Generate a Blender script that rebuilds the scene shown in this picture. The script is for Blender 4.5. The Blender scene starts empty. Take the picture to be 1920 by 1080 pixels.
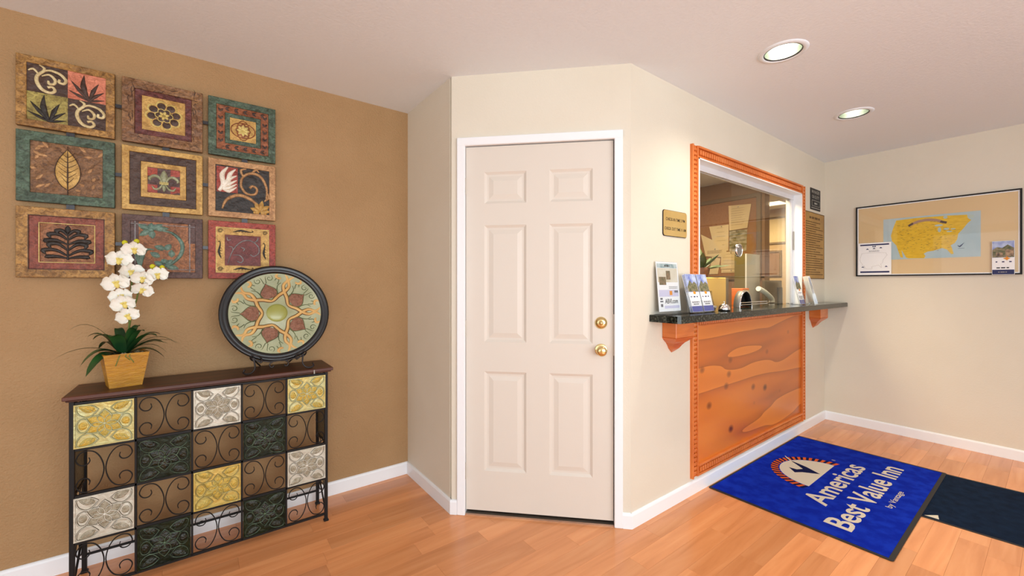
import bpy, bmesh, math, random
from mathutils import Vector, Matrix, noise
random.seed(7)
C = bpy.context.scene.collection
PI = math.pi
# ------------------------------------------------------------------ camera, world, light, exposure
cam_d = bpy.data.cameras.new('camera'); cam = bpy.data.objects.new('camera', cam_d); C.objects.link(cam)
cam.location = (0, 0, 1.279); cam.rotation_euler = (PI/2, 0, math.radians(53.232-90))
cam_d.sensor_width = 36; cam_d.lens = 769.54/1920*36; cam_d.shift_y = -6.63/1920
cam_d.clip_start = .05
bpy.context.scene.camera = cam
vs = bpy.context.scene.view_settings
vs.view_transform = 'Standard'; vs.look = 'None'; vs.gamma = 1; vs.use_curve_mapping = False
vs.exposure = 0.0
w = bpy.data.worlds.new('world'); bpy.context.scene.world = w; w.use_nodes = True
w.node_tree.nodes['Background'].inputs[0].default_value = (.86, .93, 1, 1)
w.node_tree.nodes['Background'].inputs[1].default_value = .9
def area(name, loc, rot, sx, sy, power, col):
    d = bpy.data.lights.new(name, 'AREA'); d.shape = 'RECTANGLE'; d.size = sx; d.size_y = sy
    d.energy = power; d.color = col
    o = bpy.data.objects.new(name, d); C.objects.link(o); o.location = loc; o.rotation_euler = rot
    return o
# daylight through the street windows of the lobby behind the camera
area('daylight_storefront', (0.2, -3.1, 1.35), (PI/2+.22, 0, .12), 4.0, 1.9, 140, (.9, .97, 1))
area('side_opening_fill', (-2.9, -.3, 1.35), (PI/2, 0, -PI/2), 3.6, 1.9, 22, (.9, .97, 1))  # fill light added at an unseen side opening
area('office_fill', (3.3, 1.85, 2.40), (0, 0, 0), .5, .5, 52, (1, .84, .62))  # area light added to brighten the office, not a visible lamp
area('back_office_fill', (6.0, 2.6, 2.38), (0, 0, 0), .6, .6, 60, (1, .86, .62))  # added area light for the back office, apart from its ceiling panel

# ------------------------------------------------------------------ materials
def mat(name, c, rough=.5, metal=0, c2=None, nscale=8, stretch=(1, 1, 1), bump=0, bscale=60, detail=4,
        coat=0, spec=.5, contrast=(.35, .65), rnd=0, emit=None, sheen=0):
    m = bpy.data.materials.new(name); m.use_nodes = True
    N = m.node_tree.nodes; L = m.node_tree.links; b = N['Principled BSDF']
    b.inputs['Base Color'].default_value = (*c, 1); b.inputs['Roughness'].default_value = rough
    b.inputs['Metallic'].default_value = metal; b.inputs['Coat Weight'].default_value = coat
    b.inputs['Specular IOR Level'].default_value = spec
    b.inputs['Sheen Weight'].default_value = sheen
    tc = N.new('ShaderNodeTexCoord'); mp = N.new('ShaderNodeMapping'); L.new(tc.outputs['Object'], mp.inputs[0])
    mp.inputs['Scale'].default_value = stretch
    if c2 is not None:
        n = N.new('ShaderNodeTexNoise'); n.inputs['Scale'].default_value = nscale; n.inputs['Detail'].default_value = detail
        L.new(mp.outputs[0], n.inputs['Vector'])
        r = N.new('ShaderNodeValToRGB'); r.color_ramp.elements[0].position = contrast[0]; r.color_ramp.elements[1].position = contrast[1]
        r.color_ramp.elements[0].color = (*c, 1); r.color_ramp.elements[1].color = (*c2, 1)
        L.new(n.outputs['Fac'], r.inputs[0]); L.new(r.outputs[0], b.inputs['Base Color'])
    if bump:
        n2 = N.new('ShaderNodeTexNoise'); n2.inputs['Scale'].default_value = bscale; n2.inputs['Detail'].default_value = 3
        L.new(mp.outputs[0], n2.inputs['Vector'])
        bp = N.new('ShaderNodeBump'); bp.inputs['Strength'].default_value = bump; bp.inputs['Distance'].default_value = .01
        L.new(n2.outputs['Fac'], bp.inputs['Height']); L.new(bp.outputs[0], b.inputs['Normal'])
    if emit:
        b.inputs['Emission Color'].default_value = (*emit[0], 1); b.inputs['Emission Strength'].default_value = emit[1]
    return m
def srgb(r, g, b):
    f = lambda x: (x/255/12.92) if x/255 <= .04045 else ((x/255+.055)/1.055)**2.4
    return (f(r), f(g), f(b))
S = srgb
M = {}
M['tan'] = mat('tan_wall_paint', S(170, 135, 94), .62, c2=S(176, 141, 100), nscale=3, bump=.5, bscale=130, spec=.35)
M['cream'] = mat('cream_wall_paint', S(225, 217, 200), .6, c2=S(228, 221, 205), nscale=2, bump=.1, bscale=110, spec=.35)
M['ceil'] = mat('ceiling_paint', S(238, 245, 252), .8, bump=.15, bscale=80, spec=.3)
M['trim'] = mat('white_trim_paint', S(246, 249, 253), .35)
M['door'] = mat('door_paint', S(224, 216, 205), .42, bump=.03, bscale=200)
M['brass'] = mat('polished_brass', (.78, .62, .30), .16, 1)
M['steel'] = mat('brushed_steel', (.6, .58, .54), .3, 1)
M['chrome'] = mat('chrome', (.85, .85, .85), .06, 1)
M['black'] = mat('black_plastic', (.008, .008, .008), .5, spec=.3)
M['iron'] = mat('black_iron', (.007, .006, .006), .5, 0, bump=.04, bscale=300, spec=.3)
M['bronze'] = mat('dark_bronze_wire', (.04, .035, .035), .35, .6)
M['gap'] = mat('shadow_gap', (.05, .028, .016), .9)
M['alu'] = mat('white_aluminium', S(232, 232, 236), .35, c2=S(215, 215, 220), nscale=2)
M['rubber'] = mat('black_rubber', (.012, .011, .012), .7)
M['white'] = mat('white_paper', S(250, 251, 252), .6)
M['creampaper'] = mat('cream_paper', S(232, 210, 170), .7)
M['navy'] = mat('navy_print', S(28, 38, 92), .5)
M['skyblue'] = mat('sky_blue_print', S(70, 92, 186), .5, c2=S(196, 210, 238), nscale=16)
M['broblue'] = mat('brochure_blue_print', S(74, 86, 168), .5)
M['green'] = mat('green_print', S(80, 90, 60), .5, c2=S(150, 140, 110), nscale=60)
M['orangeprint'] = mat('orange_print', S(235, 150, 40), .5)
M['greyprint'] = mat('grey_print', S(110, 110, 118), .6)
M['blackprint'] = mat('black_print', S(25, 25, 30), .6)

def wood(name, cols, scale=(1.2, 14, 14), rough=.35, coat=.15, rand=True, knots=False, fine=.35, axis_wave=6, bump=.05):
    m = bpy.data.materials.new(name); m.use_nodes = True
    N = m.node_tree.nodes; L = m.node_tree.links; b = N['Principled BSDF']
    b.inputs['Roughness'].default_value = rough; b.inputs['Coat Weight'].default_value = coat; b.inputs['Coat Roughness'].default_value = .15
    tc = N.new('ShaderNodeTexCoord'); mp = N.new('ShaderNodeMapping'); mp.inputs['Scale'].default_value = scale
    oi = N.new('ShaderNodeObjectInfo')
    vm = N.new('ShaderNodeVectorMath'); vm.operation = 'ADD'
    sc = N.new('ShaderNodeVectorMath'); sc.operation = 'SCALE'; sc.inputs[0].default_value = (17, 31, 9); L.new(oi.outputs['Random'], sc.inputs['Scale'])
    L.new(tc.outputs['Object'], vm.inputs[0])
    if rand: L.new(sc.outputs[0], vm.inputs[1])
    L.new(vm.outputs[0], mp.inputs[0])
    n = N.new('ShaderNodeTexNoise'); n.inputs['Scale'].default_value = 1.6; n.inputs['Detail'].default_value = 6; n.inputs['Distortion'].default_value = .6
    L.new(mp.outputs[0], n.inputs['Vector'])
    r = N.new('ShaderNodeValToRGB'); els = r.color_ramp.elements
    k = len(cols)
    els[0].position = .28; els[0].color = (*cols[0], 1); els[1].position = .72; els[1].color = (*cols[-1], 1)
    for i in range(1, k-1):
        e = els.new(.28+.44*i/(k-1)); e.color = (*cols[i], 1)
    L.new(n.outputs['Fac'], r.inputs[0])
    out = r.outputs[0]
    if rand:
        hs = N.new('ShaderNodeHueSaturation')
        mr = N.new('ShaderNodeMapRange'); mr.inputs['To Min'].default_value = .84; mr.inputs['To Max'].default_value = 1.1
        L.new(oi.outputs['Random'], mr.inputs[0]); L.new(mr.outputs[0], hs.inputs['Value']); L.new(out, hs.inputs['Color']); out = hs.outputs[0]
    L.new(out, b.inputs['Base Color'])
    if bump:
        bp = N.new('ShaderNodeBump'); bp.inputs['Strength'].default_value = bump; bp.inputs['Distance'].default_value = .003
        L.new(n.outputs['Fac'], bp.inputs['Height']); L.new(bp.outputs[0], b.inputs['Normal'])
    return m
M['plank'] = wood('laminate_plank', [S(212, 138, 86), S(226, 152, 98), S(234, 164, 110)], (1.0, 12, 12), .27, .25)
M['tabletop'] = wood('dark_cherry_wood', [S(30, 12, 8), S(62, 26, 14), S(92, 42, 22)], (1.5, 18, 18), .42, .05, rand=False)
M['orange_trim'] = wood('orange_moulding', [S(206, 108, 42), S(220, 122, 52), S(230, 136, 66)], (3, 3, 3), .4, .1, rand=False)
M['corbel'] = wood('corbel_wood', [S(190, 94, 36), S(212, 112, 46), S(226, 130, 60)], (2, 2, 12), .35, .2, rand=False)
def pine():
    m = bpy.data.materials.new('knotty_pine_panel'); m.use_nodes = True
    N = m.node_tree.nodes; L = m.node_tree.links; b = N['Principled BSDF']
    b.inputs['Roughness'].default_value = .3; b.inputs['Coat Weight'].default_value = .08; b.inputs['Coat Roughness'].default_value = .1
    tc = N.new('ShaderNodeTexCoord')
    mp = N.new('ShaderNodeMapping'); mp.inputs['Scale'].default_value = (.22, 1, 1.7); L.new(tc.outputs['Object'], mp.inputs[0])
    n = N.new('ShaderNodeTexNoise'); n.inputs['Scale'].default_value = 2.0; n.inputs['Detail'].default_value = 1.8; n.inputs['Distortion'].default_value = .15
    L.new(mp.outputs[0], n.inputs['Vector'])
    ml = N.new('ShaderNodeMath'); ml.operation = 'MULTIPLY'; ml.inputs[1].default_value = 4.2; L.new(n.outputs['Fac'], ml.inputs[0])
    fr = N.new('ShaderNodeMath'); fr.operation = 'FRACT'; L.new(ml.outputs[0], fr.inputs[0])
    r = N.new('ShaderNodeValToRGB'); e = r.color_ramp.elements
    e[0].position = 0; e[0].color = (*S(176, 92, 30), 1); e[1].position = 1; e[1].color = (*S(230, 134, 50), 1)
    for p, c in ((.12, S(196, 102, 34)), (.45, S(214, 116, 38)), (.8, S(224, 126, 42))):
        q = e.new(p); q.color = (*c, 1)
    L.new(fr.outputs[0], r.inputs[0])
    mp2 = N.new('ShaderNodeMapping'); mp2.inputs['Scale'].default_value = (3, 3, 4.2); L.new(tc.outputs['Object'], mp2.inputs[0])
    v = N.new('ShaderNodeTexVoronoi'); v.inputs['Scale'].default_value = 1.25; L.new(mp2.outputs[0], v.inputs['Vector'])
    r2 = N.new('ShaderNodeValToRGB'); r2.color_ramp.elements[0].position = .06; r2.color_ramp.elements[0].color = (1, 1, 1, 1)
    r2.color_ramp.elements[1].position = .17; r2.color_ramp.elements[1].color = (0, 0, 0, 1); L.new(v.outputs['Distance'], r2.inputs[0])
    mx = N.new('ShaderNodeMix'); mx.data_type = 'RGBA'; mx.inputs[7].default_value = (*S(110, 48, 16), 1)
    L.new(r2.outputs[0], mx.inputs[0]); L.new(r.outputs[0], mx.inputs[6]); L.new(mx.outputs[2], b.inputs['Base Color'])
    return m
M['pine'] = pine()
M['granite'] = mat('black_granite', (.006, .009, .007), .12, c2=(.10, .115, .085), nscale=85, contrast=(.50, .74), detail=8, coat=0, spec=.35)
def glass(name, tint=(1, 1, 1), refl=1.0):
    m = bpy.data.materials.new(name); m.use_nodes = True
    N = m.node_tree.nodes; L = m.node_tree.links; N.remove(N['Principled BSDF'])
    t = N.new('ShaderNodeBsdfTransparent'); t.inputs[0].default_value = (*tint, 1)
    g = N.new('ShaderNodeBsdfGlossy'); g.inputs['Roughness'].default_value = .015
    f = N.new('ShaderNodeLayerWeight'); f.inputs[0].default_value = .5
    pw = N.new('ShaderNodeMath'); pw.operation = 'POWER'; pw.inputs[1].default_value = 4.5; L.new(f.outputs['Facing'], pw.inputs[0])
    ml = N.new('ShaderNodeMath'); ml.operation = 'MULTIPLY_ADD'; ml.inputs[1].default_value = .9*refl; ml.inputs[2].default_value = .04*refl; L.new(pw.outputs[0], ml.inputs[0])
    x = N.new('ShaderNodeMixShader'); L.new(ml.outputs[0], x.inputs[0]); L.new(t.outputs[0], x.inputs[1]); L.new(g.outputs[0], x.inputs[2])
    L.new(x.outputs[0], N['Material Output'].inputs[0]); return m
M['glass'] = glass('clear_glass', (.97, .96, .92), .45)
M['picglass'] = glass('picture_glass', (.99, .99, .99), .5)
M['acrylic'] = glass('clear_acrylic', (.97, .98, .99), 1.0)
M['matblue'] = mat('blue_mat_pile', S(14, 44, 184), .95, c2=S(24, 60, 206), nscale=14, bump=.9, bscale=420, spec=.05, contrast=(.4, .6))
M['matnavy'] = mat('navy_mat_pile', S(14, 32, 56), .95, c2=S(22, 44, 72), nscale=20, bump=.9, bscale=420, spec=.1)
M['matcream'] = mat('cream_mat_pile', S(250, 242, 222), .95, bump=.9, bscale=420, spec=.1)
M['matorange'] = mat('orange_mat_pile', S(250, 112, 40), .95, bump=.9, bscale=420, spec=.1)
M['matdark'] = mat('dark_blue_mat_pile', S(18, 26, 80), .95, bump=.9, bscale=420, spec=.1)

# ------------------------------------------------------------------ object helpers
MW = {}                                                        # world matrices of the things, for parts given in world coordinates
def frame(o, u, v, w_=None):                                   # local frame: origin, right, up, out
    u = Vector(u).normalized(); v = Vector(v).normalized(); n = u.cross(v)
    m = Matrix((u, v, n)).transposed().to_4x4(); m.translation = Vector(o); return m
def tag(o, label=None, cat=None, group=None, kind=None):
    if label: o['label'] = label
    if cat: o['category'] = cat
    if group: o['group'] = group
    if kind: o['kind'] = kind
    return o
def thing(name, label, cat, loc=(0, 0, 0), group=None, mtx=None):
    o = bpy.data.objects.new(name, None); C.objects.link(o); o.empty_display_size = .05
    m = mtx if mtx is not None else Matrix.Translation(Vector(loc))
    o.matrix_world = m; MW[o.name] = m.copy()
    return tag(o, label, cat, group)
class MB:
    """collects shapes in a local frame F; build() links them as one mesh object"""
    def __init__(s, F=None): s.v = []; s.f = []; s.F = F or Matrix(); s.smooth = []
    def add(s, vs, fs, smooth=False):
        b = len(s.v); s.v += [s.F @ Vector(p) for p in vs]; s.f += [tuple(b+i for i in f) for f in fs]; s.smooth += [smooth]*len(fs)
        return s
    def box(s, a, b, bev=0):
        x0, y0, z0 = a; x1, y1, z1 = b
        if bev <= 0:
            return s.add([(x0, y0, z0), (x1, y0, z0), (x1, y1, z0), (x0, y1, z0), (x0, y0, z1), (x1, y0, z1), (x1, y1, z1), (x0, y1, z1)],
                         [(0, 3, 2, 1), (4, 5, 6, 7), (0, 1, 5, 4), (1, 2, 6, 5), (2, 3, 7, 6), (3, 0, 4, 7)])
        bm = bmesh.new(); bmesh.ops.create_cube(bm, size=1)
        for q in bm.verts: q.co = Vector(((x0+x1)/2+q.co.x*(x1-x0), (y0+y1)/2+q.co.y*(y1-y0), (z0+z1)/2+q.co.z*(z1-z0)))
        bmesh.ops.bevel(bm, geom=bm.edges[:], offset=bev, segments=1, affect='EDGES', profile=.5)
        bm.verts.index_update()
        s.add([q.co.copy() for q in bm.verts], [tuple(q.index for q in f.verts) for f in bm.faces]); bm.free(); return s
    def prism(s, poly, z0, z1, top_scale=None):                # polygon in u,v extruded along w
        n = len(poly); a = sum((poly[i][0]*poly[(i+1) % n][1]-poly[(i+1) % n][0]*poly[i][1]) for i in range(n))
        if a < 0: poly = poly[::-1]
        vs = [(p[0], p[1], z0) for p in poly]+[(p[0], p[1], z1) for p in poly]
        fs = [tuple(range(n, 2*n)), tuple(range(n-1, -1, -1))]+[(i, (i+1) % n, n+(i+1) % n, n+i) for i in range(n)]
        return s.add(vs, fs)
    def ring(s, pts, closed, secs, smooth=True, cap=True):     # sweep: secs[i] list of points
        k = len(secs[0]); vs = [p for q in secs for p in q]; n = len(secs); fs = []
        for i in range(n-(0 if closed else 1)):
            for j in range(k):
                a = i*k+j; b = i*k+(j+1) % k; c = ((i+1) % n)*k+(j+1) % k; d = ((i+1) % n)*k+j; fs.append((a, b, c, d))
        s.add(vs, fs, smooth)
        if cap and not closed:
            s.add(secs[0], [tuple(range(k-1, -1, -1))]); s.add(secs[-1], [tuple(range(k))])
        return s
    def tube(s, pts, r, seg=8, closed=False, flat=1.0):
        P = [Vector(p) for p in pts]; n = len(P); rs = r if isinstance(r, (list, tuple)) else [r]*n; secs = []; up = None
        for i in range(n):
            if closed: t = P[(i+1) % n]-P[i-1]
            else: t = P[min(i+1, n-1)]-P[max(i-1, 0)]
            t.normalize()
            if up is None:
                up = Vector((0, 0, 1)) if abs(t.z) < .9 else Vector((1, 0, 0))
            a = (up-t*up.dot(t))
            if a.length < 1e-6: a = t.orthogonal()
            a.normalize(); b = t.cross(a); up = a
            secs.append([P[i]+(a*math.cos(q)+b*math.sin(q)*flat)*rs[i] for q in [2*PI*j/seg for j in range(seg)]])
        return s.ring(P, closed, secs)
    def lathe(s, prof, seg=24, c=(0, 0, 0), sx=1, sy=1):       # profile (r, w) around the w axis
        vs = []; fs = []; k = len(prof)
        for i in range(seg):
            a = 2*PI*i/seg
            for r, h in prof: vs.append((c[0]+r*math.cos(a)*sx, c[1]+r*math.sin(a)*sy, c[2]+h))
        for i in range(seg):
            for j in range(k-1):
                a = i*k+j; b = ((i+1) % seg)*k+j; fs.append((a, b, b+1, a+1))
        return s.add(vs, fs, True)
    def stroke(s, pts, wd, h, z=0, sub=4):                     # raised, domed, tapering brush stroke in the u,v plane
        P = cr(pts, sub); n = len(P); W = resample(wd, n) if isinstance(wd, (list, tuple)) else [wd]*n
        vs = []; fs = []; sec = ((-.5, -.3), (-.3, .8), (0, 1), (.3, .8), (.5, -.3))
        for i in range(n):
            t = P[min(i+1, n-1)]-P[max(i-1, 0)]
            t = t.normalized() if t.length > 1e-9 else Vector((1, 0)); nn = Vector((-t.y, t.x))
            for a, b in sec:
                q = P[i]+nn*(a*W[i]); vs.append((q.x, q.y, z+h*(b if b > 0 else b*.3)*min(1, .35+W[i]/max(max(W), 1e-6))))
        for i in range(n-1):
            for j in range(4):
                a = i*5+j; fs.append((a, a+5, a+6, a+1))
        fs2 = [f[::-1] for f in fs]
        # orientation: out of the plane
        return s.add(vs, fs2, True)
    def leaf(s, c, ang, ln, wd, h, z=0, n=7, ridge=True):       # domed pointed petal from c along ang
        vs = []; fs = []; ca, sa = math.cos(ang), math.sin(ang)
        for i in range(n+1):
            t = i/n; ww = wd*.5*math.sin(PI*min(1, t*1.0))**.75*(1.15-.3*t)
            for a, k in ((-1, 0), (-.55, .75), (0, 1 if ridge else .8), (.55, .75), (1, 0)):
                x = t*ln; y = a*ww; vs.append((c[0]+x*ca-y*sa, c[1]+x*sa+y*ca, z+h*k*(math.sin(PI*t)**.5 if 0 < t < 1 else 0)))
        for i in range(n):
            for j in range(4):
                a = i*5+j; fs.append((a, a+5, a+6, a+1))
        return s.add(vs, fs, True)
    def dome(s, c, rx, ry, h, z=0, seg=16, rings=4):
        vs = [(c[0], c[1], z+h)]; fs = []
        for k in range(1, rings+1):
            a = PI/2*k/rings
            for i in range(seg):
                q = 2*PI*i/seg; vs.append((c[0]+rx*math.sin(a)*math.cos(q), c[1]+ry*math.sin(a)*math.sin(q), z+h*math.cos(a)))
        for i in range(seg):
            fs.append((0, 1+i, 1+(i+1) % seg))
            for k in range(rings-1):
                a = 1+k*seg; fs.append((a+i, a+seg+i, a+seg+(i+1) % seg, a+(i+1) % seg))
        return s.add(vs, fs, True)
    def rectframe(s, a, b, wd, z0, z1, bev=0):                 # picture-frame ring between outer rect a-b and inner
        x0, y0 = a; x1, y1 = b; q = wd; e = bev
        o = [(x0, y0), (x1, y0), (x1, y1), (x0, y1)]; i = [(x0+q, y0+q), (x1-q, y0+q), (x1-q, y1-q), (x0+q, y1-q)]
        o2 = [(x0+e, y0+e), (x1-e, y0+e), (x1-e, y1-e), (x0+e, y1-e)]; i2 = [(x0+q-e, y0+q-e), (x1-q+e, y0+q-e), (x1-q+e, y1-q+e), (x0+q-e, y1-q+e)]
        vs = [(*p, z0) for p in o]+[(*p, z1-e) for p in o]+[(*p, z1) for p in o2]+[(*p, z1) for p in i2]+[(*p, z1-e) for p in i]+[(*p, z0) for p in i]
        fs = []
        for r in range(6):
            for j in range(4):
                a_ = r*4+j; b_ = r*4+(j+1) % 4; c_ = ((r+1) % 6)*4+(j+1) % 4; d_ = ((r+1) % 6)*4+j; fs.append((a_, b_, c_, d_))
        return s.add(vs, fs)
    def build(s, name, m, parent=None, origin=None, mtx=None):
        me = bpy.data.meshes.new(name)
        if parent is not None: I = MW[parent.name].inverted()
        elif mtx is not None: I = mtx.inverted()
        elif origin is not None: I = Matrix.Translation(-Vector(origin))
        else: I = Matrix()
        me.from_pydata([I @ v for v in s.v], [], s.f); me.update()
        me.polygons.foreach_set('use_smooth', s.smooth)
        me.materials.append(m if not isinstance(m, str) else M[m])
        o = bpy.data.objects.new(name, me); C.objects.link(o)
        if parent is not None:
            o.parent = parent; MW[o.name] = MW[parent.name].copy()
        else:
            mw = I.inverted(); o.matrix_world = mw; MW[o.name] = mw
        return o
def cr(pts, sub=4):
    P = [Vector(p) for p in pts]
    if len(P) < 3 or sub <= 1: return P
    out = []
    for i in range(len(P)-1):
        a = P[max(i-1, 0)]; b = P[i]; c = P[i+1]; d = P[min(i+2, len(P)-1)]
        for k in range(sub):
            t = k/sub; out.append(.5*((2*b)+(c-a)*t+(2*a-5*b+4*c-d)*t*t+(3*b-a-3*c+d)*t**3))
    out.append(P[-1]); return out
def resample(w_, n):
    k = len(w_)-1; r = []
    for i in range(n):
        t = i/(n-1)*k; j = min(int(t), k-1); r.append(w_[j]+(w_[j+1]-w_[j])*(t-j))
    return r
def spiral(c, r0, r1, a0, a1, n=14):
    return [(c[0]+(r0+(r1-r0)*i/n)*math.cos(a0+(a1-a0)*i/n), c[1]+(r0+(r1-r0)*i/n)*math.sin(a0+(a1-a0)*i/n)) for i in range(n+1)]
def struct(name, mb, m, parent=None, origin=None):
    o = mb.build(name, m, parent, origin=origin)
    if parent is None: o['kind'] = 'structure'
    return o
def dup_part(o, parent, name=None):
    c = o.copy(); C.objects.link(c); c.parent = parent; return c
def dup(root, loc=None, label=None, mtx=None, group=None):
    r = root.copy(); C.objects.link(r)
    if mtx is not None: r.matrix_world = mtx
    elif loc is not None: r.location = loc
    if label: r['label'] = label
    if group: r['group'] = group
    for ch in list(root.children):
        c = ch.copy(); C.objects.link(c); c.parent = r
        for g in list(ch.children):
            d = g.copy(); C.objects.link(d); d.parent = c
    return r
def text(s, F, x, y, h, width, m, name, parent, ext=.0006, bold=0, origin=None):
    cu = bpy.data.curves.new('txt', 'FONT'); cu.body = s; cu.size = 1; cu.extrude = 0; cu.offset = bold; cu.align_x = 'LEFT'; cu.resolution_u = 3
    o = bpy.data.objects.new('txt', cu); C.objects.link(o)
    dg = bpy.context.evaluated_depsgraph_get(); me = bpy.data.meshes.new_from_object(o.evaluated_get(dg))
    bpy.data.objects.remove(o); 
    xs = [v.co.x for v in me.vertices]; ys = [v.co.y for v in me.vertices]
    x0, x1, y0, y1 = min(xs), max(xs), min(ys), max(ys); sy = h/(max(y1, .7)-0) if h else 1
    sx = width/(x1-x0) if width else sy
    mb = MB(F); vs = [(x+(v.co.x-x0)*sx, y+v.co.y*sy, ext) for v in me.vertices]
    mb.add(vs, [tuple(p.vertices) for p in me.polygons])
    bpy.data.meshes.remove(me)
    return mb.build(name, m, parent, origin=origin)

# ------------------------------------------------------------------ room shell (metres; camera stands at x=0, y=0)
H = 2.44; YT = 2.658; XT = 1.102; YB = 2.040; YW = 1.352; XC = 1.790; XM = 4.731; T = .12
XL = -2.7; YR = -2.9
o = struct('wall_left', MB().box((XL, YT, 0), (XT, YT+T, H)), 'tan')
struct('wall_corner', MB().box((XT, YB+.02, 0), (XT+.1, YT+T, H)), 'cream')
# angled wall around the door
FD = frame((XT, YB, 0), (1, -1, 0), (0, 0, 1)); LD = (XC-XT)*math.sqrt(2)
DU0, DU1, DZ = .060, .905, 2.068
mb = MB(FD).box((0, 0, -.1), (DU0, H, 0)).box((DU1, 0, -.1), (LD, H, 0)).box((DU0, DZ, -.1), (DU1, H, 0))
struct('wall_door', mb, 'cream')
# wall with the service window
WX0, WX1, WZ0, WZ1, WT = 2.435, 4.125, 1.073, 2.062, .10
mb = MB().box((XC, YW, 0), (WX0, YW+WT, H)).box((WX1, YW, 0), (XM, YW+WT, H)).box((WX0, YW, 0), (WX1, YW+WT, WZ0)).box((WX0, YW, WZ1), (WX1, YW+WT, H))
struct('wall_office', mb, 'cream')
struct('wall_right', MB().box((XM, YR, 0), (XM+T, YW+WT, H)), 'cream')
# street walls behind the camera, with the street window opening and a side opening added for fill
mb = MB().box((XL, YR-T, 0), (XM+T, YR, .35)).box((XL, YR-T, 2.3), (XM+T, YR, H)).box((XL, YR-T, .35), (-1.7, YR, 2.3)).box((3.5, YR-T, .35), (XM+T, YR, 2.3))
struct('wall_street', mb, 'cream')
mb = MB().box((XL-T, YR, 0), (XL, YT, .35)).box((XL-T, YR, 2.3), (XL, YT, H)).box((XL-T, YR, .35), (XL, -2.2, 2.3)).box((XL-T, 1.6, .35), (XL, YT, 2.3))
struct('wall_side', mb, 'cream')
# ceiling with two round cut-outs
LIGHTS = [(2.308, .831), (3.530, .845)]; LR = .098
mb = MB(); bx0, bx1, by0, by1 = XL-T, 7.4, YR-T, 4.2; cy0, cy1 = .60, 1.08
def quad(x0, y0, x1, y1): mb.add([(x0, y0, H), (x0, y1, H), (x1, y1, H), (x1, y0, H)], [(0, 1, 2, 3)])
quad(bx0, by0, bx1, cy0); quad(bx0, cy1, bx1, by1)
xs = [bx0]
for lx, ly in LIGHTS: xs += [lx-.24, lx+.24]
xs.append(bx1)
for i in range(0, len(xs), 2): quad(xs[i], cy0, xs[i+1], cy1)
for lx, ly in LIGHTS:
    n = 40; vs = []
    for i in range(n):
        a = 2*PI*i/n; dx, dy = math.cos(a), math.sin(a)
        tx = .24/abs(dx) if abs(dx) > 1e-9 else 9; ty = ((cy1-ly) if dy > 0 else (ly-cy0))/abs(dy) if abs(dy) > 1e-9 else 9
        t = min(tx, ty); vs += [(lx+LR*dx, ly+LR*dy, H), (lx+dx*t, ly+dy*t, H)]
    fs = [(2*i, 2*i+1, (2*i+3) % (2*n), (2*i+2) % (2*n)) for i in range(n)]
    # corners
    mb.add(vs, fs)
    for sx in (-.24, .24):
        for cy in (cy0, cy1):
            best = sorted(range(n), key=lambda i: (vs[2*i+1][0]-lx-sx)**2+(vs[2*i+1][1]-cy)**2)[:2]
            mb.add([(lx+sx, cy, H), vs[2*best[0]+1], vs[2*best[1]+1]], [(0, 1, 2)])
struct('ceiling', mb, 'ceil')
struct('ceiling_slab', MB().box((bx0, by0, H+.2), (bx1, by1, H+.3)), 'ceil')['label'] = 'structure above the ceiling'
# floor: subfloor and laminate planks as parts
fl = struct('floor', MB().box((XL-T, YR-T, -.05), (7.4, 4.2, -.0085)), 'gap')
CY, SY = math.cos(math.radians(53.232)), math.sin(math.radians(53.232))
def visible(x, y):
    d = x*CY+y*SY; r = x*SY-y*CY
    if d < .3: return False
    u = 960+769.5*r/d; v = 533.4+769.5*1.279/d
    return -60 < u < 1980 and v < 1120
rr = random.Random(3); planks = []; rest = MB()
def inroom(x, y):
    return y < YT and x < XM and (y < YW or (x < XT or (x+y < XT+YB)))
row = -42
while 1.11+.1*row < YT:
    y0 = 1.11+.1*row; x = XL-rr.random()*.5
    while x < XM:
        ln = rr.choice([.42, .5, .6, .7, .8, .9]); x1 = min(x+ln, XM-.002)
        if x1 > XM-.12: x1 = XM-.002
        g = .00022; a = (max(x, XL)+g, max(y0, YR)+g); b = (x1-g, min(y0+.1, YT-.004)-g)
        if a[1] < YW < b[1] and a[0]+YW > XT+YB+.05: b = (b[0], YW-.002)
        if b[0] > a[0]+.03 and b[1] > a[1]+.005:
            vis = any(visible(px, py) and inroom(px, py) for px in (a[0], (a[0]+b[0])/2, b[0]) for py in (a[1], b[1]))
            if b[1] > YW and a[0] > XT and (a[0]+b[1] > XT+YB+.25): vis = None
            dist = ((a[0]+b[0])/2)**2+((a[1]+b[1])/2)**2
            if vis: planks.append((dist, a, b))
            elif vis is False: rest.box((a[0], a[1], -.0085), (b[0], b[1], 0), 0)
        x = x1 if x1 < XM-.01 else XM+1
    row += 1
planks.sort()
for i, (dd, a, b) in enumerate(planks):
    if i < 298:
        c = ((a[0]+b[0])/2, (a[1]+b[1])/2, 0)
        mb = MB().box((a[0]-c[0], a[1]-c[1], -.0085), (b[0]-c[0], b[1]-c[1], 0), .0003)
        p = mb.build('plank', 'plank', None); p.parent = fl; p.location = c
    else: rest.box((a[0], a[1], -.0085), (b[0], b[1], 0))
o = rest.build('plank_field', 'plank', fl); o['kind'] = 'stuff'
print('planks', len(planks))

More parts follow.
